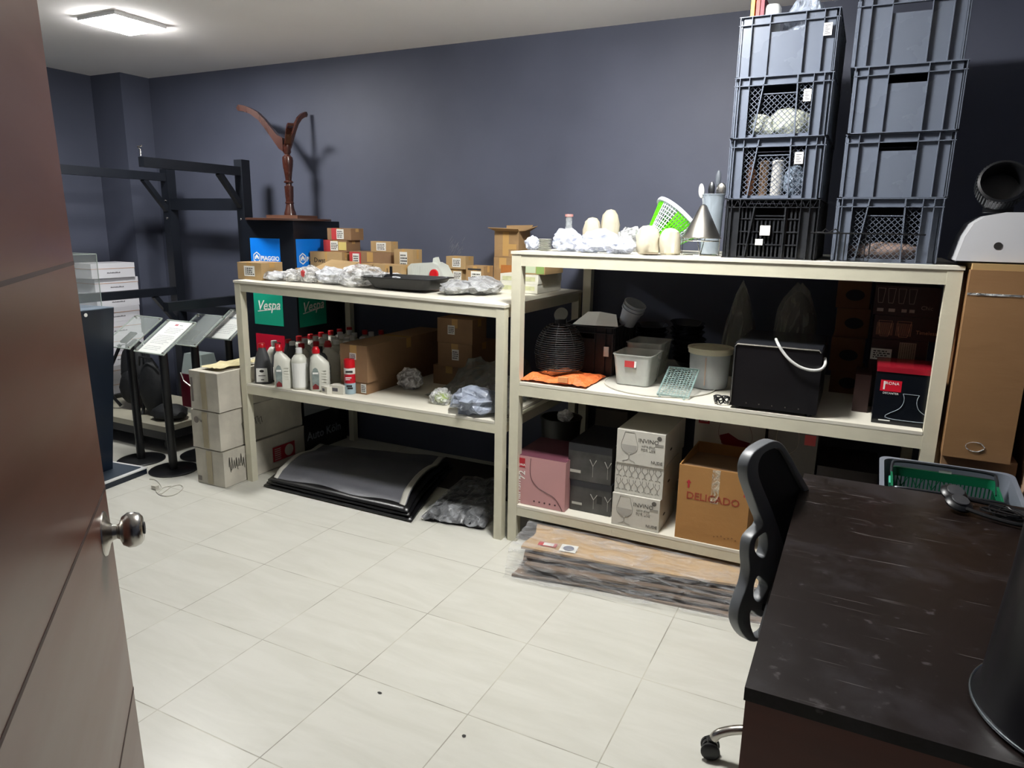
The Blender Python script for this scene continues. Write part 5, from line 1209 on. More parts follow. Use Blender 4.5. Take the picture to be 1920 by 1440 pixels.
for k in range(5): MB().cyl((w_*(.2+.15*k), 0, .03), (w_*(.2+.15*k), -.0015, .03), .003, n=8).build('screw', CHROME, ov)
q = MB()
for k in range(16): q.box(w_+.0001, w_+.0012, .08+k*.02, .088+k*.02, h_*.3, h_*.7)
q.build('vent_slots', BLK, ov)
P = [at(px, py, y=yy) for px, py, yy in ((1455, 636, 3.14), (1459, 645, 3.05), (1468, 660, 3.035), (1482, 676, 3.03), (1500, 688, 3.03), (1520, 694, 3.03), (1538, 693, 3.035), (1547, 684, 3.05), (1547, 672, 3.08))]
tag(MB().tube(smoothp([p for p in P]), .006, 10).build('white_hose', mat('white hose', '#c3c3c0', .35), None, smooth=True), 'short white hose hanging down over the oven', 'hose')
# film wrapped domes
def wdome(pl_, pr_, pt, y_, label, cone, seed):
    a = at(pl_, 600, y=y_); b = at(pr_, 600, y=y_); h = at(pl_, pt, y=y_).z - ZM2; r_ = (b.x-a.x)/2
    pr = [(r_*(1-(t**(3.2 if not cone else 1.7))*.985)**(.5 if not cone else .75), h*t) for t in [i/14 for i in range(15)]]
    o = MB().lathe(pr, 36, sy=.6)
    for v in o.bm.verts: v.co *= 1 + .06*noise.fractal(Vector((v.co.x*30, v.co.y*30, v.co.z*6+seed)), .6, 2, 3)
    o = tag(o.build('wrapped_dome', film('dusty wrap', '#a7a69c', .42, .2, 6, 1.2, .45, (5, 5, .8)), None, ((a.x+b.x)/2, y_, ZM2), smooth=True), label, 'wrapped dome', 'film wrapped domes')
    MB().lathe([(p[0]*.9+.0001, p[1]*.94) for p in pr], 28, sy=.55).build('dark_core', mat('dark core', '#2b2a29', .6), o, smooth=True)
wdome(1352, 1426, 526, 3.80, 'narrow pointed dome wrapped in dusty plastic behind the bucket', True, 1)
wdome(1449, 1538, 533, 3.72, 'wide round dome wrapped in dusty plastic behind the oven', False, 2)
# boxes at the right end
RBG = 'boxes at the right end of the middle board'
KD = mat('dark amber board', '#6b4526', .7, var=.1); CHOC = mat('dark chocolate card', '#2a1512', .45, var=.08); OVAL = mat('black oval print', '#120d0b', .6)
def oval_box(y_, pl_, pr_, z0, pt, lab, side):
    o = carton(lab, y_, pl_, pr_, z0, pt, depth=.3, m=KD, group=RBG, tape=None)
    w, d, h = dims(o)
    MB().lathe([(.04, 0), (.04, .0008)], 24, (w*.55, -.0010, h*.5), rot=Matrix.Rotation(PI/2, 3, 'X'), sy=.65).build('oval_hole', OVAL, o)
    return o
o1 = oval_box(3.62, 1558, 1622, ZM2, 695, 'amber cardboard box with a black oval, lowest of four behind the oven', 0)
o2 = oval_box(3.62, 1560, 1624, o1.location.z+o1['h']+.001, 632, 'amber cardboard box with a black oval, second of four behind the oven', 0)
o3 = oval_box(3.64, 1570, 1634, o2.location.z+o2['h']+.001, 577, 'amber cardboard box with a black oval, third of four behind the oven', 0)
o4 = oval_box(3.64, 1572, 1636, o3.location.z+o3['h']+.001, 527, 'amber cardboard box with a black oval, topmost of four behind the oven', 0)
def glass_print(o, u0, u1, v0, v1, n_, m_, tall=True):
    w, d, h = dims(o); q = MB()
    for k in range(n_):
        cx = w*(u0 + (u1-u0)*(k+.5)/n_); ww = w*(u1-u0)/n_*.36; z0, z1 = h*v0, h*v1
        for P in ([(cx-ww, z1), (cx-ww*.75, z0+(z1-z0)*.3), (cx-ww*.6, z0)], [(cx+ww, z1), (cx+ww*.75, z0+(z1-z0)*.3), (cx+ww*.6, z0)], [(cx-ww*.6, z0), (cx+ww*.6, z0)], [(cx-ww, z1), (cx+ww, z1)]):
            q.tube([(x_, -.0012, z_) for x_, z_ in P], .0011, 4)
    return q.build('glass_print', m_, o)
GP_ = mat('glass picture print', '#9a8a80', .5); GP2 = mat('amber glass print', '#b98868', .5)
yq = 3.40
d1 = carton('dark box with two white labels, lowest of the dark glassware boxes at the right', yq, 1636, 1742, ZM2, 634, depth=.4, m=CHOC, group=RBG, tape=None, stk=[(.0, .38, .70, .86, STICK), (.50, .80, .72, .97, mat('beige stripes', '#a08e7c', .5), 'striped_label')])
w_, d_, h_ = dims(d1); q = MB(); [q.box(w_*(.52+.04*k), w_*(.535+.04*k), -.0018, -.0012, h_*.74, h_*.96) for k in range(7)]; q.build('label_stripes', mat('brown stripe', '#4a352b', .5), d1)
d2 = carton('dark box with amber pictured tumblers and the word Timeless, middle one at the right', yq, 1641, 1765, d1.location.z+d1['h']+.001, 590, depth=.4, m=CHOC, group=RBG, tape=None)
w_, d_, h_ = dims(d2); glass_print(d2, .03, .62, .12, .78, 2, GP2); q = MB(); [q.box(w_*(.05+.019*k), w_*(.056+.019*k), -.0016, -.0010, h_*.16, h_*.7) for k in range(29) if k not in (14, 15)]; q.build('cut_glass_print', GP2, d2)
text('Timeless', .022, GP2, d2, face_m(w_*.82, -.0012, h_*.35))
d3 = carton('dark box with pictured stemmed glasses and the word Chic, topmost at the right', yq, 1643, 1768, d2.location.z+d2['h']+.001, 535, depth=.4, m=CHOC, group=RBG, tape=None)
w_, d_, h_ = dims(d3); glass_print(d3, .02, .66, .42, .92, 4, GP_); text('Chic', .024, GP_, d3, face_m(w_*.82, -.0012, h_*.3))
for u0_, u1_ in ((.06, .16), (.24, .34), (.44, .52), (.56, .64)): MB().box(w_*u0_, w_*u1_, -.0012, -.0004, h_*.12, h_*.23).build('small_label', GP_, d3)
# decanter box
y = 3.108
NVB = mat('black blue gloss card', '#0b0f16', .22)
dx0 = X(1633, y, 790); dx1 = X(1745, y, 790); hd = at(1645, 690, y=y).z - ZM2
db = tag(MB().box(0, dx1-dx0, 0, .24, 0, hd).build('decanter_box', NVB, None, (dx0, y, ZM2), bevel=.002), 'black gift box with a white outlined decanter and a red label', 'box')
w_ = dx1-dx0
MB().box(-.002, w_+.002, -.003, .243, hd-.012, hd+.008).build('red_lid_band', mat('glossy dark red card', '#8e1726', .25), db)
q = MB().box(w_*.08, w_*.44, -.0012, -.0002, hd*.60, hd*.80).build('red_label', mat('bright red label', '#c3142a', .4), db)
text('RONA', .017, WHITEP, q, face_m(w_*.28, -.0018, hd*.745)); text('5 star', .014, WHITEP, q, face_m(w_*.26, -.0018, hd*.66)); bpy.data.objects.remove(kids(q)[-1])
MB().box(w_*.13, w_*.16, -.0018, -.0012, hd*.63, hd*.78).build('bar_print', WHITEP, q)
text('DECANTER', .011, WHITEP, db, face_m(w_*.27, -.0012, hd*.565))
prof = [(.035, .58), (.028, .50), (.03, .40), (.045, .30), (.085, .20), (.10, .15), (.092, .115), (.06, .10), (0, .095)]
P = [Vector((w_*.66+x_*.85, -.0015, hd*z_)) for x_, z_ in prof]; P2 = [Vector((w_*.66-x_*.85, -.0015, hd*z_)) for x_, z_ in prof]
P = [p for p in P if p.x < w_-.003]
q = MB(); q.tube(smoothp([Vector((w_*.62+x_*.85*.95, -.0015, hd*z_)) for x_, z_ in prof]), .0013, 5).tube(smoothp([Vector((w_*.62-x_*.85*.95, -.0015, hd*z_)) for x_, z_ in prof]), .0013, 5).tube([(w_*.62-.028, -.0015, hd*.58), (w_*.62+.028, -.0015, hd*.58)], .001, 5)
q.build('decanter_outline', mat('pale outline', '#9aa4ad', .4), db)
MB().box(w_*.12, w_*.32, -.001, -.0002, hd*.055, hd*.075).build('small_print', WHITEP, db)
obox('narrow dark box standing left of the decanter box', dx0-.075, y+.16, ZM2, .06, .2, .16, 0, CHOC, group=RBG, tape=False)

# ------------------------------------------------------------------ bottom board
ZB2 = RB + .0008
BG2 = 'glassware boxes on the bottom board'
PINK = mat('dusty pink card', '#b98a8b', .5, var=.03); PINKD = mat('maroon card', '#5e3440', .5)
pk = carton('dusty pink glassware box reading charisma at the left of the bottom board', 3.075, 963, 1062, ZB2, 851, depth=.34, m=PINK, group=BG2, tape=None)
w_, d_, h_ = dims(pk)
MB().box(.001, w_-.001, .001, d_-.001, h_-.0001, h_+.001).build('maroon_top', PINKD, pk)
q = MB().box(w_*.07, w_*.23, -.0012, -.0002, h_*.76, h_*.95).build('red_square', REDI, pk); text('RONA', .017, WHITEP, q, face_m(w_*.15, -.0016, h_*.81))
text('charisma', .048, WHITEP, pk, face_m(w_*.10, -.0012, h_*.28) @ Matrix.Rotation(PI/2, 4, 'Z')); text('72', .05, WHITEP, pk, face_m(w_*.18, -.0012, h_*.60) @ Matrix.Rotation(PI/2, 4, 'Z'))
q = MB().tube(smoothp([Vector((w_*u, -.0012, h_*v)) for u, v in ((.34, .97), (.33, .75), (.36, .55), (.48, .4), (.65, .32), (.8, .25), (.9, .12), (.96, .0))]), .0013, 5); q.build('glass_outline', mat('dark rose line', '#4a2c33', .5), pk)
for k in range(5): MB().lathe([(.005, 0), (.005, .0006)], 10, (w_*(.42+.1*k), -.0006, h_*.1), rot=Matrix.Rotation(PI/2, 3, 'X')).build('icon', MATS['dark rose line'], pk)
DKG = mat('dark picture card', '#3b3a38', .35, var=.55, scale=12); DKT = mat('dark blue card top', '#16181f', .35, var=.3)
yb = 3.13
k1 = carton('dark picture box of glasses, lower of two between the pink and white boxes', yb, 1070, 1148, ZB2, 898, depth=.36, m=DKG, group=BG2, tape=None)
k2 = carton('dark picture box of glasses, upper of two between the pink and white boxes', yb, 1067, 1149, k1.location.z+k1['h']+.001, 829, depth=.36, m=DKG, group=BG2, tape=None)
for o in (k1, k2):
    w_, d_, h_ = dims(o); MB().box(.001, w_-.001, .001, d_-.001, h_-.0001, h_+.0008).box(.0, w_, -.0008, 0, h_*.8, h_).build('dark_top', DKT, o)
    q = MB()
    for cx in (.58, .92): q.tube([(w_*cx-.017, -.0014, h_*.62), (w_*cx, -.0014, h_*.45), (w_*cx+.017, -.0014, h_*.62)], .0022, 5).tube([(w_*cx, -.0014, h_*.45), (w_*cx, -.0014, h_*.15)], .001, 5)
    q.build('glass_print', mat('light grey print', '#a5a49c', .5), o)
    MB().box(w_*.05, w_*.3, -.0014, -.0006, h_*.2, h_*.28).build('highlight_print', MATS['light grey print'], o)
MB().box(dims(k1)[0]*.66, dims(k1)[0]*.78, -.0014, -.0006, dims(k1)[2]*.35, dims(k1)[2]*.6).build('black_mark', INK, k1)
IV = mat('off white carton', '#c3c0b6', .65, var=.04, bump=.08); IVP = mat('pale grey print', '#8f8c84', .6); IVD = mat('dark grey print', '#56534e', .6)
def invino(lab, y_, pl_, pr_, z0, pt, depth, art):
    o = carton(lab, y_, pl_, pr_, z0, pt, depth=depth, m=IV, group=BG2, tape=None); w, d, h = dims(o)
    if art == 'glass':
        cx = w*.27; q = MB()
        for sgn in (-1, 1):
            q.tube(smoothp([Vector((cx+sgn*x_*h*.9, -.001, h*z_)) for x_, z_ in ((.16, .95), (.22, .75), (.27, .58), (.24, .42), (.12, .32), (.02, .28), (.02, .14), (.16, .08), (.2, .06))]), .0009, 5)
        q.tube([(cx-.16*h*.9, -.001, h*.95), (cx+.16*h*.9, -.001, h*.95)], .0008, 4); q.build('glass_print', IVP, o)
        MB().prism([(cx-.25*h*.9, h*.56), (cx+.25*h*.9, h*.56), (cx+.22*h*.9, h*.42), (cx+.1*h*.9, h*.33), (cx-.1*h*.9, h*.33), (cx-.22*h*.9, h*.42)], .0006, face_m(0, -.0003, 0)).build('wine_print', mat('mid grey print', '#a3a099', .6), o)
        t_ = text('INVINO', .028, IVD, o, face_m(w*.66, -.0012, h*.74)); text('wine glass', .016, IVP, o, face_m(w*.66, -.0012, h*.6)); text('FOR USE', .018, IVP, o, face_m(w*.66, -.0012, h*.48))
        bpy.data.objects.remove(kids(o)[-1]) if False else None
        MB().box(w*.8, w*.97, -.001, -.0002, h*.62, h*.7).build('print', IVP, o); text('NUDE', .02, IVD, o, face_m(w*.85, -.0012, h*.14))
        MB().lathe([(.011, 0), (.011, .0005), (.008, .0005)], 18, (w*.88, -.0006, h*.87), rot=Matrix.Rotation(PI/2, 3, 'X')).build('round_emblem', IVD, o)
    else:
        for row in range(2):
            q = MB()
            for k in range(7):
                cx = w*(.08+.135*k); z0_ = h*(.12+.44*row); s_ = h*.36; ww = .012+.003*((k+row) % 2)
                for sgn in (-1, 1): q.tube([(cx+sgn*ww*.7, -.001, z0_+s_), (cx+sgn*ww, -.001, z0_+s_*.7), (cx+sgn*.002, -.001, z0_+s_*.42), (cx+sgn*.0015, -.001, z0_+s_*.08), (cx+sgn*ww*.8, -.001, z0_)], .0008, 4)
            q.build('glass_row_print', IVD, o)
    MB().lathe([(.02, 0), (.02, .0006)], 14, (w+.0003, d*.3, h*.4), rot=Matrix.Rotation(PI/2, 3, 'Y'), sx=.3).build('handle_slot', INK, o)
    return o
i1 = invino('white wine glass carton with a big glass picture, lowest of the white stack of three', 3.06, 1149, 1239, ZB2, 923, .30, 'glass')
i2 = invino('white carton with two rows of small glasses, middle of the white stack of three', 3.075, 1154.5, 1246, i1.location.z+i1['h']+.001, 865, .36, 'rows')
i3 = invino('white wine glass carton with a big glass picture, topmost of the white stack of three', 3.07, 1158, 1249.5, i2.location.z+i2['h']+.001, 803.5, .40, 'glass')
# DELICADO box
DEL = mat('amber kraft', '#a07440', .7, var=.06, scale=5, bump=.1)
ya = 3.06; de = empty('open_shipping_box', (X(1264, ya, 1013), ya, ZB2), 0, 'big amber cardboard box marked DELICADO with its top open', 'box')
w_ = X(1396, ya, 1037)-X(1264, ya, 1013); hd = at(1270, 869, y=ya).z-ZB2; D_ = .40
for nm, a in (('front_wall', (0, w_, 0, .005, .0042, hd)), ('back_wall', (0, w_, D_-.005, D_, .0042, hd)), ('side_wall', (0, .005, .0052, D_-.0052, .0042, hd)), ('side_wall', (w_-.005, w_, .0052, D_-.0052, .0042, hd)), ('bottom', (0, w_, 0, D_, 0, .004))):
    MB().box(*a).build(nm, DEL, de)
q = MB(); q.quad((0, D_, hd), (w_, D_, hd), (w_+.005, D_+.045, hd-.05), (-.005, D_+.045, hd-.05)); q.build('flap', DEL, de, solid=.004)
q = MB(); q.quad((.006, .03, hd-.015), (w_-.006, .03, hd-.02), (w_-.006, D_-.02, hd-.05), (.006, D_-.02, hd-.05)); q.build('inner_flap', KRAFTD, de, solid=.004)
text('DELICADO', .048, mat('faded red print', '#8f3a24', .7), de, face_m(w_*.5, -.0008, hd*.60), bold=.0006)
for u in (.15, .93): MB().prism([(-.004, -.02), (.004, -.02), (.004, .004), (.011, .004), (0, .02), (-.011, .004), (-.004, .004)], .0006, face_m(w_*u, -.0006, hd*.76)).build('red_arrow', REDI, de)
MB().box(w_*.47, w_*.58, -.0012, -.0002, hd*.55, hd*.995).build('clear_tape', film('shiny tape', '#e8dcc4', .3, .08, 30, 1), de)
ct2 = MB()
for k in range(7): ct2.box(w_*(.55+.05*k), w_*(.57+.05*k), -.001, -.0002, hd*(.10+.012*(k % 3)), hd*(.12+.012*(k % 3)))
ct2.build('faint_stamp', mat('faint brown print', '#7d5730', .7), de)
# wine glass box, gray box and dark boxes behind
RW = mat('off white gloss card', '#c9c4ba', .4)
rw = carton('white gift box with a glass of red wine behind the DELICADO box', 3.50, 1303, 1378, ZB2, 772, depth=.2, m=RW, group=BG2, tape=None)
bpy.data.objects.remove(rw)
rx0 = X(1303, 3.52, 800); rx1 = X(1436, 3.52, 800); rh = at(1303, 768, y=3.52).z-ZB2
rw = tag(MB().box(0, rx1-rx0, 0, .25, 0, rh).build('gift_box', RW, None, (rx0, 3.52, ZB2), bevel=.002), 'white gift box picturing a glass of red wine, behind the DELICADO box', 'box', BG2)
w_ = rx1-rx0
q = MB().box(w_*.05, w_*.21, -.0012, -.0002, rh-.065, rh-.015).build('red_square', REDI, rw); text('RONA', .014, RW, q, face_m(w_*.13, -.0016, rh-.052))
cx = w_*.58
MB().prism([(cx-.072, rh-.115), (cx-.03, rh-.098), (cx+.02, rh-.125), (cx+.078, rh-.135), (cx+.06, rh-.165), (cx+.022, rh-.182), (cx+.008, rh-.205), (cx-.008, rh-.2), (cx-.02, rh-.18), (cx-.06, rh-.155)], .0008, face_m(0, -.0004, 0)).build('red_wine_print', mat('wine red print', '#7a0f18', .4), rw)
q = MB().tube(smoothp([Vector((cx+x_, -.001, rh+z_)) for x_, z_ in ((-.065, -.02), (-.078, -.08), (-.07, -.13), (-.03, -.18), (-.004, -.205), (-.004, -.27), (-.05, -.29))]), .001, 5).tube(smoothp([Vector((cx+x_, -.001, rh+z_)) for x_, z_ in ((.05, -.02), (.08, -.08), (.082, -.13), (.04, -.175), (.004, -.205), (.004, -.27), (.05, -.29))]), .001, 5)
q.build('glass_outline', mat('brown outline', '#7a5a4c', .5), rw)
GR2 = mat('warm grey card', '#55504b', .5)
gx0 = X(1437, 3.45, 850); gx1 = X(1531, 3.45, 850); gh = at(1437, 792, y=3.45).z-ZB2
gg = tag(MB().box(0, gx1-gx0, 0, .3, 0, gh).build('gift_box', GR2, None, (gx0, 3.45, ZB2), bevel=.002), 'grey gift box with an outlined glass behind the chair', 'box', BG2)
w_ = gx1-gx0; text('ELANQUE', .026, GP_, gg, face_m(w_*.62, -.0012, gh*.50)); text('CRYSTAL', .014, GP_, gg, face_m(w_*.75, -.0012, gh*.30)); MB().box(w_*.74, w_*.96, -.0012, -.0002, gh*.83, gh*.93).build('pinkish_label', REDL, gg)
q = MB()
for sgn in (-1, 1): q.tube(smoothp([Vector((w_*.4+sgn*x_, -.001, gh+z_)) for x_, z_ in ((.042, -.01), (.05, -.06), (.042, -.11), (.006, -.145))]), .0011, 5)
q.build('glass_outline', GP_, gg)
kx = gx1+.012
for i, (w2, h2) in enumerate(((.26, .19), (.25, .15))):
    o = obox(('dark wine-red box, lower one right of the grey gift box', 'dark wine-red box, upper one right of the grey gift box')[i], kx, 3.40, ZB2 + (.191 if i else 0), w2, .35, h2, 0, mat('black cherry card', '#150b0d', .4), group=BG2, tape=False)
    MB().box(.05, .10, -.0012, -.0002, h2*.5, h2*.56).build('red_print', mat('dim red print', '#6a2028', .5), o); MB().box(.14, .20, -.0012, -.0002, h2*.5, h2*.56).build('pale_print', mat('dim pale print', '#5a5048', .5), o)
db2 = simple('dark_bin', MB().lathe([(.10, 0), (.12, .30), (.125, .30), (.125, .305), (.115, .305), (.096, .004)], 28), mat('charcoal bin', '#24241f', .5), (X(1052, 3.72, 790), 3.72, ZB2), 'round charcoal bin at the back behind the pink box', 'bin')
MB().ico((.05, -.06, .33), .05, 2, (1, .4, .8), .3, 2).build('clear_wrap', BAG, db2)
obox('dull grey brown box in the dark behind the picture boxes', X(1118, 3.82, 790), 3.80, ZB2, X(1178, 3.82, 790)-X(1118, 3.82, 790), .2, at(1118, 764, y=3.82).z-ZB2, 0, mat('grey brown board', '#5d564b', .7), group=BG2, tape=False)

# ------------------------------------------------------------------ flat cardboard sheets wrapped in film, on the floor
PA = mat('flat kraft sheet', '#b0946f', .65, var=.06, scale=4, bump=.1); PB = mat('brown grey sheet', '#8a7868', .6, var=.12, scale=5, bump=.2)
q0 = Vector((-1.325, 2.705, 0))
names = ['lowest flat cardboard piece of the floor pile', 'second flat cardboard piece from the floor', 'third flat cardboard piece from the floor', 'fourth flat cardboard piece from the floor', 'top flat cardboard piece with a red label and a white sticker']
PC = mat('shaded brown sheet', '#7a6858', .5, var=.1, scale=4, bump=.15)
lay = [(0, 0, .0, .13, 1.25, .40, PB), (.03, .035, .026, .125, 1.22, .37, PC), (.045, .03, .052, .13, 1.20, .37, PC), (.035, .055, .078, .127, 1.2, .35, PC), (.02, .065, .104, .135, 1.22, .30, PA)]
top_ = None
for i, (dx, dy, z, rz, L_, D_, m_) in enumerate(lay):
    q = MB().grid(lambda u, v: Vector((u*L_ + .012*math.sin(7*v+i), v*D_ + .014*math.sin(5*u+i*2)*(1-v), z + .008 + (.010 if i < 4 else .006)*noise.noise(Vector((u*3, v*2, i*4.1))) + .004*math.sin(u*5+i))), 24, 8)
    o = q.build('flat_cardboard', m_, None, (q0.x+dx, q0.y+dy, 0), rz, solid=.010)
    tag(o, names[i] + ' under the tall unit', 'cardboard', 'flat cardboard pile on the floor'); top_ = o
for v in top_.data.vertices:
    v.co.z = .118 + (v.co.z-.112)*.3
s_ = MB().box(.06, .15, .055, .095, .1245, .126).build('red_label', REDL, top_); MB().box(.085, .135, .06, .09, .1262, .1268).build('white_print', STICK, s_)
s_ = MB().box(.17, .25, .03, .105, .1245, .126).build('white_sticker', STICK, top_)
MB().lathe([(.026, .1262), (.026, .1268), (.021, .1268)], 24, (.21, .067, 0)).beam((.195, .052, .1266), (.225, .082, .1266), .004, .001).build('round_mark', mat('navy print', '#38405e', .6), s_)
WF = film('stretch film', '#d4d5d7', .22, .06, 6, 2.0, 1.0, (1.2, 3, 6))
def wf(u, v):
    a = (u*1.24 - .03); b = (v*.50 - .045)
    prof = .010 if v < .04 else min(.128, .010 + (v-.04)*.95) if v < .30 else .128
    n_ = noise.fractal(Vector((u*9, v*12, 3)), .8, 2.1, 4)
    z = max(.004, prof + .004 + (.012*n_ if v < .16 else .004*n_))
    if v > .16: z = max(z, .128)
    c, s2 = math.cos(.13), math.sin(.13)
    return Vector((q0.x + a*c - b*s2 + .012*n_, q0.y + a*s2 + b*c, z))
tag(MB().grid(wf, 60, 26).build('film_wrap', WF, None), 'crinkled clear film wrapped around the flat cardboard pile', 'plastic film')
gb_ = drape('grey crinkled bubble sheet lying behind the flat cardboard pile', lambda u, v: q0 + Vector((.0+u*1.2 - .055 - v*.01, .425 + u*.165 + v*.09, .112 + .006*math.sin(u*20))), .006, mat('grey bubble film', '#7c8088', .3, var=.3, scale=40, bump=.8, bscale=35), 6, 'bubble_sheet', 'plastic sheet', 40, 5)
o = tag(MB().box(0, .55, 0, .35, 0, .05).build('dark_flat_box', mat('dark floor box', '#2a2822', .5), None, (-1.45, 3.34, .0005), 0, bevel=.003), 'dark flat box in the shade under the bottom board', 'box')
o.dimensions
# crumbs on the floor
for k, (px, py, r_, lab) in enumerate(((712, 1299, .009, 'small dark chip on the floor tiles, left of the two bigger ones'), (870, 1380, .007, 'small dark round spot of dirt on the floor tiles'))):
    p_ = at(px, py, z=.001); q = MB().ico((0, 0, .0015), r_, 2, (1, .55 if k == 0 else .9, .15), .25, 2, k); tag(q.build('floor_debris', INK, None, (p_.x, p_.y, 0)), lab, 'debris')

# ------------------------------------------------------------------ office chair
ch = empty('office_chair', (.058, 2.04, 0), 0, 'black mesh-back office chair with a grey plastic frame tucked beside the desk', 'chair')
A0 = Vector((-.265, 2.1, 0)); wv = Vector((.40, .92, 0)).normalized(); nv = Vector((wv.y, -wv.x, 0))
FRM = mat('grey chair frame', '#585b5e', .42, var=.08); MSH = mat('black chair mesh', '#07080b', .7)
def onp(cx, cy):
    px, py = 1340 + cx/3.273, 800 + cy/3.273
    d = ray(px, py); t = (A0-CAM).dot(nv)/d.dot(nv); p_ = CAM + d*t
    return ((p_-A0).dot(wv), p_.z)
def smooth2(P, n=3):
    o = []; m = len(P)
    for i in range(m):
        a, b, c, d = P[i-1], P[i], P[(i+1) % m], P[(i+2) % m]
        for k in range(n):
            t = k/n; o.append(tuple(.5*((2*b[j])+(c[j]-a[j])*t+(2*a[j]-5*b[j]+4*c[j]-d[j])*t*t+(3*b[j]-a[j]-3*c[j]+d[j])*t**3) for j in (0, 1)))
    return o
outer = [(330,80),(250,118),(200,165),(172,230),(172,310),(200,400),(240,510),(268,590),(225,640),(190,690),(180,780),(185,870),(170,960),(130,1070),(112,1150),(120,1215),(160,1280),(215,1307),(330,1270),(450,1170),(590,1010),(650,760),(620,520),(560,390),(480,250),(430,160),(385,98)]
hm = [(325,128),(268,160),(240,215),(240,285),(265,360),(320,490),(370,630),(400,740),(415,840),(400,920),(380,990),(470,950),(560,820),(600,680),(575,500),(480,310),(410,180),(370,130)]
h1 = [(280,640),(235,670),(217,710),(220,750),(245,785),(275,790),(292,750),(297,700),(292,660)]
h2 = [(240,905),(222,930),(210,985),(215,1040),(245,1060),(280,1010),(297,965),(270,930)]
h3 = [(196,1115),(190,1180),(203,1235),(235,1285),(310,1235),(350,1110),(320,1110),(255,1155)]
Mp = Matrix(((wv.x, 0, nv.x, A0.x-ch.location.x), (wv.y, 0, nv.y, A0.y-ch.location.y), (0, 1, 0, 0), (0, 0, 0, 1)))
def bend(o):
    for v in o.data.vertices:
        z = v.co.z; k = .05*math.sin((z-.35)*5.5) - .02
        s_ = (Vector((v.co.x, v.co.y, 0)) - Vector((A0.x, A0.y, 0)) + Vector((ch.location.x, ch.location.y, 0))).dot(wv)
        k2 = -.035*(1-((s_-.2)/.25)**2)
        v.co += nv*(k2*.6)
fr = MB().prism(smooth2([onp(*p) for p in outer]), .036, Mp @ Matrix.Translation((0, 0, -.018)), [smooth2([onp(*p) for p in h]) for h in (hm, h1, h2, h3)])
fo = fr.build('back_frame', FRM, ch, bevel=.007, seg=3, smooth=True)
MB().prism(smooth2([onp(*p) for p in [(x_+(-8 if x_ < 400 else 8), y_) for x_, y_ in hm]]), .004, Mp).build('back_mesh', MSH, ch)
q = MB(); cx_, cy_ = .02, .07
loft(q, [[(x_+cx_, y_+cy_, z_) for x_, y_ in rrect(a_, b_, .09)] for a_, b_, z_ in ((.20, .20, .42), (.235, .235, .44), (.24, .24, .47), (.21, .21, .495))]); q.build('seat', MSH, ch, smooth=True)
MB().box(-.02, .14, -.10, .10, .36, .419).build('tilt_mechanism', BLK, ch, bevel=.01)
s_ = MB().beam((-.22, .22, .40), (.02, .03, .385), .06, .02).build('back_bracket', BLK, ch)
MB().cyl((.0, 0, .10), (.0, 0, .359), .022).build('gas_column', CHROME, ch)
base_a = math.radians(-168)
for k in range(5):
    a_ = base_a + k*2*PI/5; d_ = Vector((math.cos(a_), math.sin(a_), 0))
    MB().tube(smoothp([d_*.015+Vector((0, 0, .115)), d_*.12+Vector((0, 0, .125)), d_*.24+Vector((0, 0, .115)), d_*.305+Vector((0, 0, .09)), d_*.325+Vector((0, 0, .065))]), .0145, 12).build('leg', CHROME, ch, smooth=True)
    p_ = d_*.332; n_ = Vector((-d_.y, d_.x, 0)); R_ = n_.to_track_quat('Z', 'Y').to_matrix()
    q = MB()
    for s2 in (-1, 1): q.lathe([(.0, -.009), (.022, -.009), (.029, -.004), (.029, .004), (.022, .009), (0, .009)], 20, p_ + n_*.016*s2 + Vector((0, 0, .0295)), rot=R_)
    q.lathe([(.024, -.006), (.024, .006)], 16, p_ + Vector((0, 0, .036)), rot=R_).cyl(p_+Vector((0, 0, .045)), p_+Vector((0, 0, .066)), .013)
    q.build('caster', BLK, ch, smooth=True)

# ------------------------------------------------------------------ on the desk
bn = empty('waste_bin', (.475, 1.44, DZ+.0008), 0, 'big tapered black plastic bin with a shiny rim in the right corner of the desk', 'bin')
MB().lathe([(.205, 0), (.208, .004), (.196, .03), (.178, .25), (.165, .50), (.12, .52), (0, .525)], 56).build('body', mat('black glossy shell', '#0b0a0e', .35), bn, smooth=True)
MB().tube([(.209*math.cos(2*PI*k/64), .209*math.sin(2*PI*k/64), .006) for k in range(64)], .003, 8, closed=True).build('shiny_rim', mat('dark chrome', '#8e959a', .25, metal=1), bn, smooth=True)
hs = empty('headset', (.34, 2.49, DZ+.0008), .0, 'black wired headset with its cable lying coiled at the back of the desk', 'headset')
for k, (x_, y_, t_) in enumerate(((0, 0, .3), (-.01, .055, .4))):
    R_ = Matrix.Rotation(t_, 3, 'X') @ Matrix.Rotation(.2, 3, 'Y')
    MB().lathe([(.0, .004), (.03, .004), (.038, .009), (.040, .016), (.033, .024), (.020, .028), (0, .029)], 28, (x_, y_, .0+.012*k+.012), rot=R_).build('ear_cup', BLK, hs, smooth=True)
    MB().lathe([(.026, .029), (.024, .032), (0, .033)], 24, (x_, y_, .012*k+.012), rot=R_).build('ear_plate', mat('satin grey plastic', '#3c3d40', .3), hs, smooth=True)
MB().tube(smoothp([Vector(p_) for p_ in ((.02, -.03, .02), (.08, -.055, .014), (.15, -.075, .012), (.20, -.055, .012), (.215, .0, .012), (.18, .05, .012), (.10, .07, .014), (.02, .07, .02))]), .0065, 8).build('headband', BLK, hs, smooth=True)
rnd = random.Random(4)
P = []
for k in range(34):
    a_ = k*1.9+rnd.uniform(-.4, .4); P.append(Vector((.13+math.cos(a_)*rnd.uniform(.03, .075), .0+math.sin(a_)*rnd.uniform(.02, .05), .006+rnd.uniform(0, .022))))
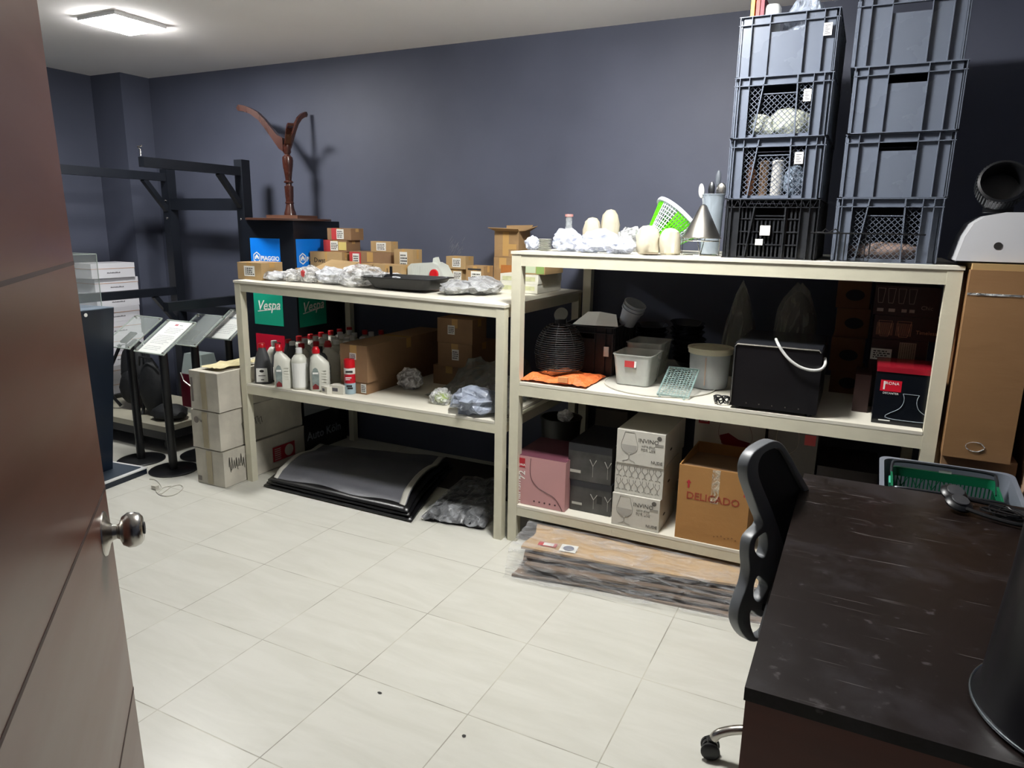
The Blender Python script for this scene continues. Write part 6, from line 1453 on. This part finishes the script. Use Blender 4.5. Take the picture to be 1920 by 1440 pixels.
MB().tube(smoothp(P, 5), .0021, 6).build('cable', BLK, hs, smooth=True)

# ------------------------------------------------------------------ behind the desk and at the right
un = obox('plain grey box standing on the floor under the grey crate behind the desk', .14, 2.665, 0, .40, .33, .40, 0, mat('plain grey board', '#55534f', .7), tape=False)
GC = mat('mid grey crate plastic', '#6d737d', .4, var=.06)
gc = empty('storage_crate', (.345, 2.832, .434), 0, 'mid grey rounded plastic crate behind the desk, holding the green basket', 'crate')
tub(.208, .168, .302, .94, .006, .010, .035).build('body', GC, gc, smooth=True)
gk = empty('shopping_basket', (.335, 2.827, .442), 0, 'green plastic shopping basket with black wire handles inside the grey crate', 'basket')
GRB = mat('basket green', '#0b6040', .4)
gc.rotation_euler = (.10, 0, 0); gk.rotation_euler = (.10, 0, 0)
w_, d_, h_ = .165, .125, .285
q = MB()
lo = rrect(w_, d_, .02, 3); lo2 = rrect(w_*.9, d_*.88, .02, 3)
loft(q, [[(x_, y_, .0) for x_, y_ in lo2], [(x_*.985, y_*.985, h_*.35) for x_, y_ in [(a*(.97), b*(.965)) for a, b in lo]], [(x_*.955, y_*.945, h_*.35) for x_, y_ in [(a*(.97), b*(.965)) for a, b in lo]], [(x_*.96, y_*.95, .004) for x_, y_ in lo2]])
q.build('lower_shell', GRB, gk)
q = MB(); loft(q, [[(x_, y_, h_-.035) for x_, y_ in lo], [(x_*1.03, y_*1.04, h_) for x_, y_ in lo], [(x_*.985, y_*.98, h_) for x_, y_ in lo], [(x_*.975, y_*.97, h_-.035) for x_, y_ in lo]], False); q.build('rim', GRB, gk, smooth=True)
q = MB()
for s2 in (-1, 1):
    for k in range(25):
        x_ = -w_*.93 + k*w_*1.86/24; q.beam((x_, s2*d_*.965, h_*.33), (x_, s2*d_*.985, h_-.03), .0045, .003)
    for k in range(4):
        x_ = -w_*.75+k*.05; q.beam((x_-.02, s2*d_*.97, h_*.60), (x_+.02, s2*d_*.98, h_-.032), .003, .003).beam((x_+.02, s2*d_*.97, h_*.60), (x_-.02, s2*d_*.98, h_-.032), .003, .003)
    for k in range(15):
        y_ = -d_*.9 + k*d_*1.8/14; q.beam((s2*w_*.965, y_, h_*.33), (s2*w_*.985, y_, h_-.03), .0045, .003)
q.build('lattice', GRB, gk)
for s2, ly in ((1, .035), (-1, -.02)):
    MB().tube(smoothp([Vector(p_) for p_ in ((-w_*.99, ly, h_-.02), (-w_*1.0, s2*d_*.85, h_+.012), (-w_*.85, s2*d_*.98, h_+.024), (0, s2*d_*1.0, h_+.026), (w_*.85, s2*d_*.98, h_+.024), (w_*1.0, s2*d_*.85, h_+.012), (w_*.99, ly, h_-.02))]), .0055, 8).build('handle', mat('handle wire', '#2b2e33', .35, metal=.5), gk, smooth=True)
for s2 in (-1, 1): MB().box(s2*w_*1.02-.006, s2*w_*1.02+.006, -.02, .045, h_-.03, h_-.008).build('handle_clip', mat('aqua clip', '#4fae93', .4), gk)
MB().box(-.01, .03, d_*.985, d_*.985+.003, h_-.004, h_+.010).build('white_tag', STICK, gk)
# big carton with film, on a support box
obox('brown carton on the floor carrying the tall film-wrapped carton', .338, 3.03, 0, .24, .55, .782, 0, KRAFTD, tape=False)
WK = mat('film covered kraft', '#94714e', .32, var=.02, scale=3, bump=.16, bscale=4, stretch=(1.5, 1, 5))
bc2 = empty('wrapped_carton', (.334, 3.0, .783), 0, 'tall brown carton wrapped in creased clear film at the right of the shelving', 'box')
w_ = .215; h_ = at(1808, 500, y=3.0).z - .783
MB().box(0, w_, 0, .5, 0, h_-.01).build('body', WK, bc2, bevel=.004)
MB().box(.004, w_-.004, .004, .496, h_-.0098, h_+.012).build('top_panel', mat('light kraft', '#b0905f', .7), bc2)
MB().box(.0, w_, -.0025, -.0002, h_*.86, h_*.865+.004).build('film_edge', film('film edge', '#cdd0d0', .6, .1, 30, 1.2), bc2)
q = MB(); q.tube(smoothp([Vector((.10+.03*math.cos(a_), -.002, .05+.018*math.sin(a_))) for a_ in (0, 1, 2, 3, 4, 5, 6)]), .002, 5); q.build('film_knot', film('film edge'), bc2)
q = MB().grid(lambda u, v: Vector((-.012+.004*math.sin(u*20), .05+.3*u, h_-.09+.07*v)), 10, 4); q.build('loose_film', film('film edge'), bc2)
# white rounded appliance on top
za = .783 + h_ + .013
wa = empty('white_appliance', (.285, 3.03, za), 0, 'glossy white rounded appliance with a dark round hole, on the tall wrapped carton', 'appliance')
h_ = at(1835, 401, y=3.03).z - za; w_ = .46
P = [(0, 0), (w_, 0), (w_*.985, h_*.6), (w_*.93, h_*.88), (w_*.85, h_), (.13, h_), (.075, h_*.93), (.04, h_*.78), (.018, h_*.5)]
WG = mat('glossy white shell', '#cfd0d4', .22)
MB().prism(P, .32, Matrix(((1,0,0,0),(0,0,1,0),(0,1,0,.006),(0,0,0,1)))).build('body', WG, wa, bevel=.02, seg=4, smooth=True)
MB().box(.004, w_-.004, .006, .315, 0, .0058).build('base', BLK, wa)
MB().lathe([(.013, 0), (.013, .0015), (0, .0015)], 22, (.122, .0, h_*.36), rot=Matrix.Rotation(PI/2, 3, 'X')).build('round_hole', INK, wa)
# black ribbed nozzle
zn = za + h_ + .007
nz = empty('ribbed_funnel', (.405, 3.12, zn), 0, 'black ribbed round funnel resting on the white appliance', 'funnel')
R_ = Matrix.Rotation(math.radians(68), 3, 'X') @ Matrix.Rotation(.0, 3, 'Y')
c_ = Vector((-.01, -.03, .088))
MB().lathe([(.066, .02), (.080, .012), (.084, .0), (.080, -.01), (.070, .045)], 8, c_, rot=R_) if False else None
MB().lathe([(.05, -.06), (.068, -.05), (.078, -.01), (.078, .045), (.070, .048), (.066, .04), (.062, -.03), (0, -.035)], 44, c_, rot=R_).build('body', BLK, nz, smooth=True)
q = MB()
for k in range(44):
    a_ = 2*PI*k/44; v0 = R_ @ Vector((.0785*math.cos(a_), .0785*math.sin(a_), -.01)); v1 = R_ @ Vector((.0795*math.cos(a_), .0795*math.sin(a_), .04)); q.beam(c_+v0, c_+v1, .004, .004)
q.build('ribs', mat('rib plastic', '#26292d', .4), nz)
MB().box(-.045, .04, -.02, .06, -.0, .02).build('foot', BLK, nz, bevel=.006)
mn = min((v.co.z for c2 in kids(nz) for v in c2.data.vertices)); nz.location.z -= mn
o = tag(MB().lathe([(.024, 0), (.026, .002), (.026, .12), (.018, .122), (.018, .10), (.008, .10), (.008, .121), (0, .121)], 24).build('rolled_cloth', mat('beige roll', '#9c907c', .8, bump=.4), None, (.545, 3.10, zn), smooth=True), 'beige rolled cloth standing right of the black funnel', 'roll')
o.location.z = zn
# second carton and a clear bag at the right edge
obox('pinkish beige carton at the right edge beside the wrapped carton', .60, 2.98, 0, .42, .45, 1.24, 0, mat('pinkish board', '#a58a74', .7, var=.05))
g = tag(MB().ico((0, 0, .40), 1, 3, (.07, .10, .42), .22, 2, 70).build('clear_bag', film('dull clear bag', '#a9adb0', .45, .15, 12, 1.4), None, (.66, 2.84, .02)), 'tall dull clear plastic bag standing between the grey crate and the pinkish carton', 'plastic bag')
for v in g.data.vertices: v.co.z = max(v.co.z, -.018)

# origins of things built in room coordinates go to their own base
for o in list(COL.objects):
    if o.type == 'MESH' and o.parent is None and o.get('kind') != 'structure' and o.location.length < 1e-6 and o.name != 'floor':
        vs = o.data.vertices
        cx = sum(v.co.x for v in vs)/len(vs); cy = sum(v.co.y for v in vs)/len(vs); cz = min(v.co.z for v in vs)
        c = Vector((cx, cy, cz)); o.data.transform(Matrix.Translation(-c)); o.location = c
        for k in kids(o): k.data.transform(Matrix.Translation(-c))
